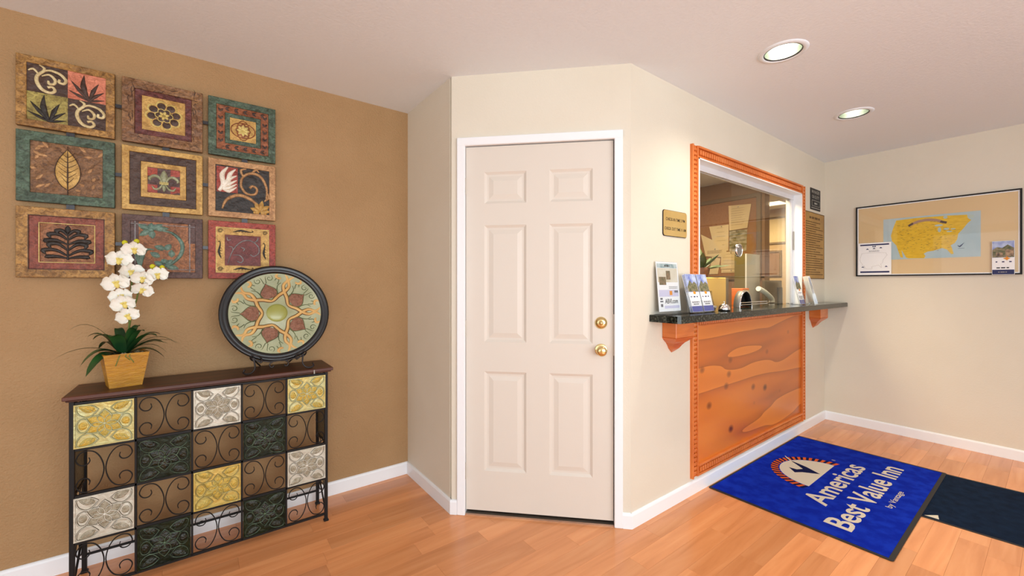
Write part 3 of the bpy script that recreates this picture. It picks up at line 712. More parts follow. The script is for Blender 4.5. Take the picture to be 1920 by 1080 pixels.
def t1q(mb, L): mb.box((0, L/2, -.001), (L/2, L, .0008)).box((L/2, 0, -.001), (L, L/2, .0008))
art(0, 0, 'painted tile of four squares with cream scrolls and dark leaves', [(.030, 'ochre', .006)], 'olive', [
    ('dark_quarter', 'dkbrown', t1q),
    ('salmon_quarter', 'salmon', lambda mb, L: mb.box((L/2, L/2, -.001), (L, L, .0006))),
    ('gold_quarter', 'goldgreen', lambda mb, L: mb.box((0, 0, -.001), (L/2, L/2, .0006))),
    ('scroll', 'cream', lambda mb, L: scrolls(mb, 0, L/2, L/2)), ('scroll', 'cream', lambda mb, L: scrolls(mb, L/2, 0, L/2)),
    ('palm_leaf', 'dkbrown', lambda mb, L: palmleaf(mb, L/2, L/2, L/2)), ('palm_leaf', 'black', lambda mb, L: palmleaf(mb, 0, 0, L/2))])
def cracks(seed):
    def f(mb, L):
        r = random.Random(seed)
        for k in range(22):
            s_ = r.choice('lrtb'); d = r.uniform(.006, .036); p = r.uniform(-.04, L+.04); ln = r.uniform(.02, .05)
            a = {'l': (-d-.014, p), 'r': (L+d+.014, p), 't': (p, L+d+.014), 'b': (p, -d-.014)}[s_]
            pts = [a]
            for q in range(3):
                if s_ in 'lr': pts.append((a[0]+r.uniform(-.006, .006), a[1]+ln*(q+1)/3))
                else: pts.append((a[0]+ln*(q+1)/3, a[1]+r.uniform(-.006, .006)))
            mb.stroke(pts, [.001, .0028, .001], .0012, .0055)
    return f
def rosette(mb, L):
    c = L/2
    for k in range(8):
        a = 2*PI*k/8+.2; x, y = c+.30*L*math.cos(a), c+.29*L*math.sin(a)
        mb.stroke(spiral((x, y), .135*L, .11*L, a-1.7, a+1.5, 7), [.02*L, .045*L, .03*L], .003, sub=2)
    for k in range(6):
        a = 2*PI*k/6; x, y = c+.13*L*math.cos(a), c+.13*L*math.sin(a)
        mb.stroke(spiral((x, y), .08*L, .075*L, a-1.6, a+1.6, 6), .026*L, .0035, sub=2)
def rosette_in(mb, L):
    for k in range(6):
        a = 2*PI*k/6+.3; mb.leaf((L/2+.02*L*math.cos(a), L/2+.02*L*math.sin(a)), a, .12*L, .075*L, .004, .001)
    mb.dome((L/2, L/2), .02*L, .02*L, .005)
def rosette_bg(mb, L):
    c = L/2
    for k in range(8):
        a = 2*PI*k/8+.2; mb.dome((c+.29*L*math.cos(a), c+.28*L*math.sin(a)), .10*L, .10*L, .0015, 0, 12, 2)
    mb.dome((c, c), .2*L, .2*L, .0012, 0, 20, 2)
art(1, 0, 'painted tile with a large yellow rosette inside a maroon band', [(.044, 'crackle', .006), (.026, 'maroon', .003)], 'gold', [
    ('dark_petals', 'dkbrown', rosette_bg), ('petal_outline', 'yellow', rosette), ('flower_heart', 'yellow', rosette_in),  # dark brown petals lie behind the yellow outline
    ('crackle_lines', 'dkbrown', cracks(1))])
def ovalrose(mb, L):
    mb.stroke([(L/2+.46*L*math.cos(q), L/2+.34*L*math.sin(q)) for q in [2*PI*i/20 for i in range(21)]], .045*L, .003, sub=1)
    mb.stroke([(L/2+.24*L*math.cos(q), L/2+.44*L*math.sin(q)) for q in [2*PI*i/20 for i in range(21)]], .035*L, .003, sub=1)
    for k in range(8): mb.dome((L/2+.21*L*math.cos(PI*k/4), L/2+.24*L*math.sin(PI*k/4)), .085*L, .085*L, .001, 0, 10, 2)
def rose8(mb, L):
    for k in range(8): mb.leaf((L/2, L/2), PI*k/4, .27*L, .13*L, .003, .0012)
def bandleaves(L, off, n=5):
    def f(mb, L_):
        for side in range(4):
            for k in range(n):
                p = -off+(L_+2*off)*(k+.5)/n
                c = [(p, -off), (L_+off, p), (p, L_+off), (-off, p)][side]
                a = (0, PI/2)[side % 2]
                mb.leaf(c, a+.5, .022, .010, .0015, .003); mb.leaf(c, a-.5, .022, .010, .0015, .003)
    return f
art(2, 0, 'painted tile of nested teal and rust squares round a small gold centre', [(.034, 'teal', .006), (.036, 'rust', .004), (.022, 'teal', .003)], 'gold', [
    ('oval_outline', 'rust', ovalrose), ('flower', 'yellow', rose8), ('border_leaves', 'dkbrown', bandleaves(0, .040))])
def bigleaf(mb, L):
    cx = L*.5; n = 14; vs = []; fs = []
    for i in range(n+1):
        t = i/n; y = .10*L+.80*L*t; ww = .17*L*math.sin(PI*t**.85)**.8 if 0 < t < 1 else 0
        for a, k in ((-1, 0), (-.5, .8), (0, .5), (.5, .8), (1, 0)): vs.append((cx+a*ww, y, .0045*k))
    for i in range(n):
        for j in range(4):
            a = i*5+j; fs.append((a, a+1, a+6, a+5))
    mb.add(vs, fs, True)
def leafveins(mb, L):
    mb.stroke([(.5*L, .0), (.5*L, .4*L), (.5*L, .97*L)], [.010*L, .022*L, .006*L], .003, .004)
    for k in range(6):
        y = (.24+.1*k)*L; ww = .15*L*math.sin(PI*(.2+.11*k))
        for s in (-1, 1): mb.stroke([(.5*L, y), (.5*L+s*ww*.5, y+.05*L), (.5*L+s*ww, y+.12*L)], [.010*L, .008*L, .003*L], .002, .004)
    for s in (-1, 1):
        mb.stroke([(.5*L+s*.178*L*math.sin(PI*(i/12)**.85)**.8 if 0 < i < 12 else .5*L, .10*L+.80*L*i/12) for i in range(13)], .012*L, .002, .0008, 1)
def dashes(seed, n=26, lo=.16):
    def f(mb, L):
        r = random.Random(seed)
        for k in range(n):
            x, y = r.uniform(.06, .94)*L, r.uniform(.06, .94)*L
            if abs(x-L/2) < lo*L+.02*L: continue
            a = r.uniform(0, PI); mb.leaf((x, y), a, r.uniform(.08, .16)*L, .05*L, .002, 0, 5)
    return f
art(0, 1, 'painted tile with one big golden leaf in a dark teal border', [(.040, 'teal', .006)], 'brown', [
    ('golden_leaf', 'gold', bigleaf), ('leaf_vein', 'dkbrown', leafveins), ('scattered_leaves', 'tan', dashes(5))])
def fleur(mb, L):
    c = L/2
    mb.leaf((c, .38*L), PI/2, .56*L, .24*L, .006, 0, 8)
    for s in (-1, 1):
        mb.stroke([(c+s*.05*L, .40*L), (c+s*.14*L, .62*L), (c+s*.30*L, .68*L), (c+s*.44*L, .56*L), (c+s*.40*L, .48*L)], [.05*L, .10*L, .13*L, .10*L, .05*L], .005)
        mb.stroke([(c+s*.04*L, .38*L), (c+s*.14*L, .20*L), (c+s*.28*L, .15*L), (c+s*.36*L, .26*L)], [.05*L, .08*L, .09*L, .04*L], .005)
    mb.leaf((c, .38*L), -PI/2, .32*L, .12*L, .005, 0, 6)
def redcorn(x0, y0):
    return lambda mb, L: mb.prism([(x0*L, y0*L), ((x0+.3)*L, y0*L), ((x0+.3)*L, (y0+.32)*L), (x0*L, (y0+.32)*L)] if x0 == 0 else [(x0*L, y0*L), ((x0+.3)*L, (y0+.1)*L), ((x0+.3)*L, (y0+.32)*L), (x0*L, (y0+.32)*L)], 0, .0008)
art(1, 1, 'painted tile with a pale green fleur-de-lis on red in the middle of the nine', [(.026, 'gold', .006), (.040, 'dkbrown', .003), (.024, 'gold', .004)], 'purple', [
    *[('red_corner', 'red', redcorn(x, y)) for x, y in ((0, .66), (.70, .66), (0, 0), (.7, 0))], ('fleur_de_lis', 'palegreen', fleur),
    ('cross_band', 'yellow', lambda mb, L: mb.box((.36*L, .36*L, .003), (.64*L, .40*L, .006)).box((.36*L, .42*L, .003), (.64*L, .45*L, .006)))])
def acanthus(mb, L):
    st = (.06*L, .44*L)
    mb.stroke([st, (.14*L, .58*L), (.12*L, .80*L), (.22*L, .97*L)], [.06*L, .10*L, .10*L, .03*L], .005)
    mb.stroke([(.10*L, .52*L), (.22*L, .66*L), (.26*L, .82*L), (.36*L, .94*L)], [.06*L, .10*L, .09*L, .02*L], .005)
    for k, y in enumerate((.72, .62, .54, .47)):
        mb.stroke([(.12*L, (.50)*L), (.24*L, (y-.02)*L), (.38*L, (y+.08)*L)], [.05*L, .08*L, .02*L], .005)
def tanscroll(mb, L):
    mb.stroke([(.94*L, .36*L), (.95*L, .60*L), (.84*L, .84*L), (.66*L, .90*L), (.50*L, .80*L), (.46*L, .60*L), (.56*L, .44*L), (.72*L, .44*L), (.76*L, .56*L), (.68*L, .62*L), (.62*L, .56*L)], [.03*L, .05*L, .06*L, .06*L, .05*L, .05*L, .05*L, .05*L, .05*L, .05*L, .06*L], .005)
    mb.stroke([(.50*L, .80*L), (.46*L, .94*L), (.56*L, .98*L)], [.04*L, .05*L, .02*L], .004)
    mb.stroke([(.66*L, .90*L), (.74*L, .99*L), (.80*L, .94*L)], [.04*L, .05*L, .02*L], .004)
    mb.stroke([(.95*L, .50*L), (.99*L, .40*L), (.90*L, .30*L)], [.04*L, .06*L, .03*L], .004)
def arcleaf(mb, L):
    mb.stroke([(.12*L, .06*L), (.20*L, .26*L), (.40*L, .38*L), (.60*L, .34*L), (.76*L, .22*L)], [.03*L, .06*L, .07*L, .07*L, .05*L], .005)
def goldleaf(mb, L):
    for a, ln in ((.1, .2), (.7, .24), (1.4, .26), (2.0, .24), (2.8, .2), (3.4, .14), (-.4, .14)): mb.leaf((.82*L, .06*L), a, ln*L, .10*L, .005, .001, 6)
art(2, 1, 'painted tile with a white acanthus on red beside a tan spiral', [(.030, 'tan', .006)], 'black', [
    ('red_square', 'red', lambda mb, L: mb.box((.02*L, .42*L, -.001), (.40*L, .97*L, .0006))), ('acanthus', 'white', acanthus),
    ('spiral', 'tan', tanscroll), ('arc', 'tan', arcleaf), ('maple_leaf', 'gold', goldleaf)])
def damask(mb, L):
    c = L/2; mb.stroke([(c, .06*L), (c, .5*L), (c, .92*L)], [.05*L, .03*L, .02*L], .004)
    for s in (-1, 1):
        for y, dx, dy in ((.10, .38, .04), (.16, .44, .14), (.30, .34, .16), (.46, .40, .10), (.58, .34, .14), (.70, .20, .12)):
            mb.stroke([(c, y*L), (c+s*dx*.5*L, (y+dy*1.1)*L), (c+s*dx*L, (y+dy)*L), (c+s*dx*.9*L, (y+dy*.3)*L)], [.03*L, .09*L, .12*L, .02*L], .004)
    mb.leaf((c, .76*L), PI/2, .22*L, .12*L, .004)
def wire(q, m): 
    return lambda mb, L: mb.rectframe((-q, -q), (L+q, L+q), .0025, .001, .0045)
art(0, 2, 'painted tile with a dark damask tree framed in brick red', [(.036, 'ochre', .006), (.032, 'brickred', .003)], 'copper', [
    ('damask_tree', 'black', damask), ('inner_line', 'yellow', wire(.003, 0)), ('outer_line', 'dkbrown', wire(.034, 0))])
def vine(mb, L):
    mb.stroke([(.38*L, .84*L), (.62*L, .80*L), (.78*L, .60*L), (.76*L, .36*L), (.60*L, .16*L), (.44*L, .10*L)], [.02*L, .05*L, .07*L, .07*L, .05*L, .02*L], .004)
def vineleaf(mb, L):
    for x, y, a, ln in ((.30, .84, 0.6, .22), (.30, .84, 2.7, .22), (.30, .84, -1.4, .18), (.30, .84, -2.5, .22), (.34, .86, .1, .24), (.30, .84, 1.5, .14), (.52, .12, -.2, .22), (.52, .12, .9, .18), (.50, .12, 2.6, .18), (.44, .30, 2.6, .18), (.52, .46, 2.8, .18), (.52, .44, 1.0, .16), (.62, .30, 1.6, .16), (.46, .26, -.8, .14)):
        mb.leaf((x*L, y*L), a, ln*L, .11*L, .005, 0, 6)
    for k in range(7): mb.stroke([(.14*L, .04*L), (.10*L+.02*k*L, .24*L+.03*k*L), (.02*L+.055*k*L, .50*L-.01*k*L)], [.02*L, .05*L, .02*L], .004)
    mb.dome((.30*L, .84*L), .05*L, .05*L, .007)
art(1, 2, 'painted tile with a teal flowering vine on copper partly behind the orchid', [(.030, 'purple', .006)], 'copper', [
    ('vine', 'tealpale', vine), ('vine_leaves', 'tealpale', vineleaf), ('thin_line', 'grey', lambda mb, L: mb.box((.06*L, 0, 0), (.075*L, L, .002)).box((.90*L, 0, 0), (.915*L, L, .002)).box((0, .94*L, 0), (L, .95*L, .002)).box((0, .05*L, 0), (L, .06*L, .002))),
    ('purple_block', 'purple', lambda mb, L: mb.box((.88*L, .60*L, -.001), (L, L, .0007))), ('purple_block', 'purple', lambda mb, L: mb.box((0, 0, -.001), (.12*L, L, .0007)))])
def flour(mb, L):
    o_ = .019
    for cx, cy, a in ((L/2, L+o_, 0), (L/2, -o_, 0), (-o_, L/2, PI/2), (L+o_, L/2, PI/2)):
        ca, sa = math.cos(a), math.sin(a)
        P = lambda x, y: (cx+x*ca-y*sa, cy+x*sa+y*ca)
        mb.stroke([P(-.045, -.004), P(-.01, .006), (P(.03, 0)), P(.045, .004), P(.04, .009)], [.002, .010, .004, .003, .003], .0015, .004)
        for k in range(4): mb.stroke([P(-.03+.014*k, .004), P(-.034+.014*k, -.006)], [.004, .001], .0012, .004, 1)
    for cx in (-o_, L+o_):
        for cy in (-o_, L+o_): mb.stroke(spiral((cx, cy), .012, .003, 0, 4*PI, 18), .0022, .0015, .004, 1)
def greyscroll(mb, L):
    mb.stroke([(.08*L, .06*L), (.22*L, .50*L), (.44*L, .78*L), (.70*L, .84*L), (.92*L, .66*L), (.94*L, .44*L), (.80*L, .32*L), (.70*L, .38*L)], [.02*L, .035*L, .045*L, .04*L, .04*L, .035*L, .03*L, .04*L], .003)
    mb.stroke([(.22*L, .34*L), (.40*L, .34*L), (.50*L, .20*L), (.44*L, .10*L), (.34*L, .14*L)], [.02*L, .035*L, .045*L, .035*L, .04*L], .003)
    mb.stroke([(.22*L, .50*L), (.20*L, .60*L), (.12*L, .62*L)], [.02*L, .04*L, .02*L], .003)
    mb.stroke([(.16*L, .84*L), (.08*L, .82*L), (.06*L, .92*L)], [.03*L, .04*L, .02*L], .003)
    mb.stroke([(.82*L, .80*L), (.90*L, .86*L), (.92*L, .96*L)], [.03*L, .05*L, .02*L], .003)
    mb.stroke([(.44*L, .60*L), (.54*L, .56*L), (.50*L, .48*L)], [.03*L, .05*L, .03*L], .003)
art(2, 2, 'painted tile with a grey scroll in a gold band and bright red border', [(.032, 'red', .006), (.038, 'gold', .003)], 'dkred', [
    ('grey_scroll', 'grey', greyscroll), ('black_flourish', 'black', flour), ('thin_line', 'yellow', wire(.038, 0))])
# metal clips between tiles
M['clip'] = mat('clip_metal', (.05, .05, .055), .35, .7)
tiles = [o for o in C.objects if o.name.startswith('art_tile')]
def clip(c, r, vert):
    F = tile_frame(c, r)
    mb = MB(F)
    if vert: mb.box((TS*.48, -.024, .001), (TS*.48+.026, .004, .006)).box((TS*.48+.004, -.020, .006), (TS*.48+.008, 0, .008))
    else: mb.box((TS-.004, TS*.5, .001), (TS+.026, TS*.5+.016, .006)).box((TS, TS*.5+.004, .006), (TS+.022, TS*.5+.008, .008))
    mb.build('metal_clip', 'clip', tiles[[(0, 0), (1, 0), (2, 0), (0, 1), (1, 1), (2, 1), (0, 2), (1, 2), (2, 2)].index((c, r))])
for c in range(3):
    for r in range(2): clip(c, r, True)
for c in range(2):
    for r in range(3): clip(c, r, False)

# ------------------------------------------------------------------ console table
CX0, CX1, CYF, CYB = -.438, .532, 2.378, 2.605
ct = thing('console_table', 'black iron console table with patterned tiles, scrollwork and dark wood top', 'console table', (.047, 2.49, 0))
top_z = .832
mb = MB().box((CX0-.016, CYF-.022, top_z-.016), (CX1+.022, CYB+.022, top_z), .002).box((CX0-.008, CYF-.014, top_z-.024), (CX1+.014, CYB+.018, top_z-.016), .003)
mb.build('tabletop', 'tabletop', ct)
BR = .006
FC = frame((CX0, CYF, 0), (1, 0, 0), (0, 0, 1))                # front face frame, w toward the room
CW = (CX1-CX0); LW = .016; pit = (CW-LW)/5
rows = [.797, .610, .420, .232, .040]                          # rail centre heights
for x, y, front in ((CX0, CYF, 1), (CX1-LW, CYF, 1), (CX0, CYB-LW, 0), (CX1-LW, CYB-LW, 0)):
    lg = MB().box((x, y, 0.008), (x+LW, y+LW, top_z-.024), .0015).build('leg', 'iron', ct)
    MB().box((x-.004, y-.004, 0), (x+LW+.004, y+LW+.004, .010), .002).build('foot', 'iron', lg)
for z in rows: MB().box((CX0+LW, CYF, z-.006), (CX1-LW, CYF+.010, z+.006), .001).build('rail', 'iron', ct)
MB().box((CX0+LW, CYB-.010, .790), (CX1-LW, CYB, .802)).build('back_rail', 'iron', ct)
br = MB().tube([(CX0+LW, CYB-.008, .078), (CX1-LW, CYB-.008, .078)], .006, 8).build('back_rail', 'iron', ct)
for xx in (CX0+.21, CX0+.42, CX0+.62, CX0+.79):
    MB().tube([(xx+p[0], CYB-.010, .078+p[1]) for p in spiral((0, -.004), .016, .006, 0, 3.6, 8)], .0022, 6).build('curl', 'iron', br)
for k in range(1, 5):
    x = CX0+LW/2+pit*k; MB().box((x-.004, CYF, rows[4]), (x+.004, CYF+.009, rows[0]), .001).build('upright', 'iron', ct)
HALF = [(.24, .185), (.255, .27), (.20, .345), (.10, .335), (.035, .22), (.09, .075), (.21, .03), (.34, .085), (.44, .26), (.485, .5)]
def scroll_cell(F, x0, z0, w_, h_, parent, r=.0024, wz_=-.004):
    pts = HALF+[(p[0], 1-p[1]) for p in HALF[:-1][::-1]]
    for s in (0, 1):
        P = [(x0+(p[0] if s == 0 else 1-p[0])*w_, z0+p[1]*h_, wz_) for p in cr([Vector((q[0], q[1], 0)) for q in pts], 4)]
        n = len(P); rad = [r*(1 if 3 < i < n-4 else .75) for i in range(n)]
        MB(F).tube(P, rad, 6).build('scroll', 'iron', parent)
def tmat(key, base, hi, rough, rel):
    return (mat('tile_'+key, S(*base), rough, .25, c2=S(*hi), nscale=16, bump=.35, bscale=60, coat=.05 if key == 'green' else .3, spec=.25 if key == 'green' else .5, contrast=(.35, .65)), mat('tile_relief_'+key, S(*rel[0]), rough, .25, c2=S(*rel[1]), nscale=40, coat=.3), mat('tile_groove_'+key, S(*rel[2]), .5))
TM = {'yellow': tmat('yellow', (186, 184, 130), (198, 176, 96), .3, ((206, 208, 172), (186, 186, 140), (128, 130, 88))),
      'gold': tmat('gold', (188, 172, 92), (200, 164, 74), .3, ((196, 186, 124), (176, 156, 80), (124, 106, 46))),
      'green': tmat('green', (12, 20, 9), (32, 38, 14), .2, ((112, 136, 108), (60, 80, 50), (12, 16, 8))),  # pale green relief puts the gloss highlights into the colour
      'white': tmat('white', (206, 202, 188), (190, 184, 166), .35, ((232, 230, 220), (214, 208, 192), (92, 82, 62)))}
M['fillyellow'] = mat('tile_leaf_ochre', S(206, 168, 66), .35, .2, c2=S(178, 160, 80), nscale=50, bump=.6, bscale=120)
M['fillgreen'] = mat('tile_leaf_dark', S(10, 14, 7), .2, 0, c2=S(28, 32, 10), nscale=50, bump=.6, bscale=120)
M['fillwhite'] = mat('tile_leaf_grey', S(152, 142, 118), .5, .2, c2=S(184, 176, 156), nscale=60, bump=.8, bscale=140)
def petal_outline(ang, ln, wd, c=(0, 0), n=8):
    ca, sa = math.cos(ang), math.sin(ang); L_, R_ = [], []
    for i in range(n+1):
        t = i/n; y = wd/2*(math.sin(PI*t**.8) if t < 1 else 0); x = t*ln
        L_.append((c[0]+x*ca-y*sa, c[1]+x*sa+y*ca)); R_.append((c[0]+x*ca+y*sa, c[1]+x*sa-y*ca))
    return L_+R_[::-1][1:]
def decor_tile(col, row, key, proto={}):
    w_ = pit-.010; h_ = (rows[row]-rows[row+1])-.010
    x0 = LW/2+pit*col+.005; z0 = rows[row+1]+.005
    Ft = FC @ Matrix.Translation((x0, z0, .0005))
    n = .006
    t = MB(Ft).box((0, 0, -.006), (w_, h_, 0), .001).rectframe((0, 0), (w_, h_), .006, 0, .003, .001).build('decor_tile', TM[key][0], ct)
    t['label'] = {'yellow': 'yellow-green embossed tile', 'gold': 'golden yellow embossed tile', 'green': 'dark green glazed embossed tile', 'white': 'cream embossed tile'}[key]
    fk = {'yellow': 'fillyellow', 'gold': 'fillyellow', 'green': 'fillgreen', 'white': 'fillwhite'}[key]
    cx, cz = w_/2, h_/2; mo_ = MB(Ft); mf = MB(Ft); mg = MB(Ft)
    class Two:
        def stroke(s, P, wd, h, z=0, sub=4):
            mo_.stroke(P, wd, h, z, sub); k = [q*2.1 for q in wd] if isinstance(wd, list) else wd*2.1
            mg.stroke(P, k, h*.62, z, sub)
        dome = lambda s, *a: mo_.dome(*a)
        build = lambda s, *a: mo_.build(*a)
    mo = Two()
    lw = .0026 if key != 'green' else .0022
    # six-pointed inner star of petals, outer petals left, right and in the corners
    for k in range(6):
        a = PI/2+k*PI/3; ln = .060 if k % 3 == 0 else .062
        mf.leaf((cx, cz), a, ln*.9, .034, .003)
        P = petal_outline(a, ln, .044, (cx, cz))
        mo.stroke(P+[P[0]], lw, .0042, .0005, 1)
        mf.leaf((cx, cz), a+PI/6, .026, .013, .004)
    for sx in (-1, 1):
        a = 0 if sx > 0 else PI
        P = [(cx+sx*(.040), cz+.0), (cx+sx*.056, cz+.026), (cx+sx*.074, cz+.024), (cx+sx*.082, cz), (cx+sx*.074, cz-.024), (cx+sx*.056, cz-.026), (cx+sx*.040, cz)]
        mo.stroke(P, lw, .004, .0005, 3)
        mf.dome((cx+sx*.064, cz), .013, .016, .003, .0005, 12, 3)
        for sy in (-1, 1):
            P = [(cx+sx*.018, cz+sy*.062), (cx+sx*.040, cz+sy*.080), (cx+sx*.080, cz+sy*.082), (cx+sx*.078, cz+sy*.052), (cx+sx*.058, cz+sy*.034), (cx+sx*.038, cz+sy*.038), (cx+sx*.018, cz+sy*.062)]
            mo.stroke(P, lw, .004, .0005, 3)
            mf.leaf((cx+sx*.026, cz+sy*.056), math.atan2(sy*.024, sx*.05), .056, .030, .0045)
            for q in range(3):
                mo.stroke([(cx+sx*(.034+.012*q), cz+sy*(.054+.004*q)), (cx+sx*(.044+.012*q), cz+sy*(.068+.003*q))], [.0008, .0018, .0008], .004, .002, 1)
    mo.dome((cx, cz), .006, .006, .006)
    mf.build('leaf_filling', M[fk], t); mg.build('groove', TM[key][2], t); mo.build('raised_outline', TM[key][1], t)
for c, r, k in ((0, 0, 'yellow'), (2, 0, 'white'), (4, 0, 'yellow'), (1, 1, 'green'), (3, 1, 'green'), (0, 2, 'white'), (2, 2, 'gold'), (4, 2, 'white'), (1, 3, 'green'), (3, 3, 'green')):
    decor_tile(c, r, k)
for c in range(5):
    for r in range(4):
        if (c+r) % 2 == 1:
            scroll_cell(FC, LW/2+pit*c+.005, rows[r+1]+.006, pit-.010, rows[r]-rows[r+1]-.012, ct)
# side panels
for sx in (CX0+.004, CX1-.012):
    Fs = frame((sx, CYB-LW, 0), (0, -1, 0), (0, 0, 1)); Ls = CYB-LW-CYF-LW+.001
    for z in rows[:4]: MB(Fs).box((0, z-.005, -.009), (Ls, z+.005, 0)).build('side_rail', 'iron', ct)
    MB(Fs).box((0.01, rows[2]+.008, -.007), (Ls-.01, rows[1]-.008, -.001)).build('side_tile', TM['green'][0], ct)
    for r in (0, 2): scroll_cell(Fs, .005, rows[r+1]+.006, Ls-.01, rows[r]-rows[r+1]-.012, ct, .0022)
    MB(Fs).tube([(0, .225, -.004), (Ls*.35, .150, -.004), (Ls*.75, .085, -.004), (Ls, .06, -.004)], .0042, 6).build('side_brace', 'iron', ct)
    MB(Fs).tube([(q[0], q[1], -.004) for q in cr([Vector(p) for p in [(.03, .20), (.05, .17), (.035, .13), (.055, .11), (.08, .13), (.09, .18), (.13, .20), (.15, .16), (.12, .14)]], 3)], .0022, 6).build('scroll', 'iron', ct)
MB(FC).box((CW-.075, .8085, .0225), (CW-.070, .828, .0245)).build('price_pin', 'silver', ct)

# ------------------------------------------------------------------ decorative plate on a wire easel
PC_ = Vector((.307, 2.505, 1.128)); tilt = math.radians(13)
FP = frame(PC_, (1, 0, 0), (0, math.sin(tilt), math.cos(tilt)))
pt = thing('decorative_plate', 'large round sage-green plate with black rim and painted scrolls', 'plate', mtx=Matrix.Translation(PC_))
M['prim'] = mat('plate_black_rim', (.006, .006, .007), .3, 0)
M['sage'] = mat('plate_sage', S(150, 156, 120), .4, c2=S(172, 176, 140), nscale=9, bump=.2, bscale=80, coat=.2)
M['lime'] = mat('plate_lime_centre', S(146, 146, 60), .3, c2=S(160, 164, 92), nscale=6, coat=.3)
M['strap'] = mat('plate_ochre', S(196, 150, 84), .4, c2=S(216, 176, 106), nscale=16); M['pcone'] = mat('plate_brown_cone', S(128, 84, 64), .5, c2=S(150, 104, 82), nscale=60, bump=1, bscale=90)
M['curl'] = mat('plate_green_curl', S(70, 78, 44), .5, c2=S(96, 104, 60), nscale=30); M['outline'] = mat('plate_outline', S(92, 62, 30), .5)
R_ = .253
MB(FP).lathe([(0, -.012), (.10, -.012), (.20, -.006), (R_, .006), (R_+.003, .011), (R_-.002, .015), (R_-.010, .016), (R_-.016, .011), (R_-.020, .012), (R_-.030, .012), (R_-.036, .006), (R_-.038, .002)], 72).build('rim', 'prim', pt)
MB(FP).lathe([(R_-.037, .003), (.19, .000), (.12, -.003), (.055, -.003), (.052, -.002), (0, -.002)], 64).build('plate_face', 'sage', pt)
MB(FP).dome((0, 0), .050, .048, .010, -.002, 24, 5).build('centre_boss', 'lime', pt)
mo, ms, mc = MB(FP), MB(FP), MB(FP)
pol = lambda r, a: (r*R_*math.cos(math.radians(a)), r*R_*math.sin(math.radians(a)))
for k in range(5):
    a0 = 108-72*k; ca = math.radians(a0)
    # pine cone: rounded at the inside, pointed outside
    n = 12; cone = MB(FP); vs = []; fs = []
    for i in range(n+1):
        t = i/n; rr_ = (.33+.33*t)*R_; ww = .043*(1-(2*t-.8)**2*.55)*(1-t**3) if t < 1 else 0
        if i == 0: ww = .014
        for q, kk in ((-1, 0), (-.55, .8), (0, 1), (.55, .8), (1, 0)): vs.append((rr_*math.cos(ca)-q*ww*math.sin(ca), rr_*math.sin(ca)+q*ww*math.cos(ca), -.001+.006*kk))
    for i in range(n):
        for j in range(4): b = i*5+j; fs.append((b, b+5, b+6, b+1))
    cone.add(vs, fs, True); cone.build('pine_cone', 'pcone', pt)
    L1 = [(vs[i*5][0], vs[i*5][1]) for i in range(n+1)]; L2 = [(vs[i*5+4][0], vs[i*5+4][1]) for i in range(n+1)]
    mc.stroke(L1+L2[::-1], .004, .004, -.002, 1)
    for s in (-1, 1):
        mc.stroke([pol(.34, a0), pol(.40, a0+s*18), pol(.58, a0+s*20), pol(.66, a0+s*26)], [.004, .005, .004, .003], .003, -.002)
        cxy = pol(.76, a0+s*8.5)
        mc.stroke([pol(.66, a0+s*2)]+spiral(cxy, .020, .004, math.radians(a0+s*(-60)), math.radians(a0+s*(-60)+s*500), 16), [.004, .0045, .003], .003, -.001, 1)
        mc.stroke([pol(.62, a0+s*20), pol(.72, a0+s*22), pol(.74, a0+s*17)], [.004, .004, .002], .003, -.001)
        mc.stroke([pol(.70, a0+s*16), pol(.82, a0+s*20), pol(.84, a0+s*15)], [.004, .004, .002], .003, -.001)
    g = a0-36
    for s in (-1, 1):
        P = [pol(.76, g+s*11), pol(.75, g+s*15), pol(.81, g+s*18), pol(.87, g+s*13), pol(.85, g+s*6), pol(.74, g+s*1), pol(.62, g+s*5), pol(.49, g+s*1), pol(.38, g-s*12), pol(.30, g-s*24), pol(.27, g-s*36), pol(.30, g-s*46)]
        mo.stroke(P, [.016, .022, .026, .026, .024, .022, .022, .022, .022, .020, .016, .010], .0028, -.0026); ms.stroke(P, [.011, .017, .020, .020, .018, .016, .0165, .0165, .0165, .015, .012, .007], .005, -.002)
mo.build('scroll_outline', 'outline', pt); ms.build('ochre_scrollwork', 'strap', pt); mc.build('green_curls', 'curl', pt)
t = thing('plate_easel', 'dark wire easel holding up the round plate on the console', 'easel', (.307, 2.47, top_z))
ez = top_z
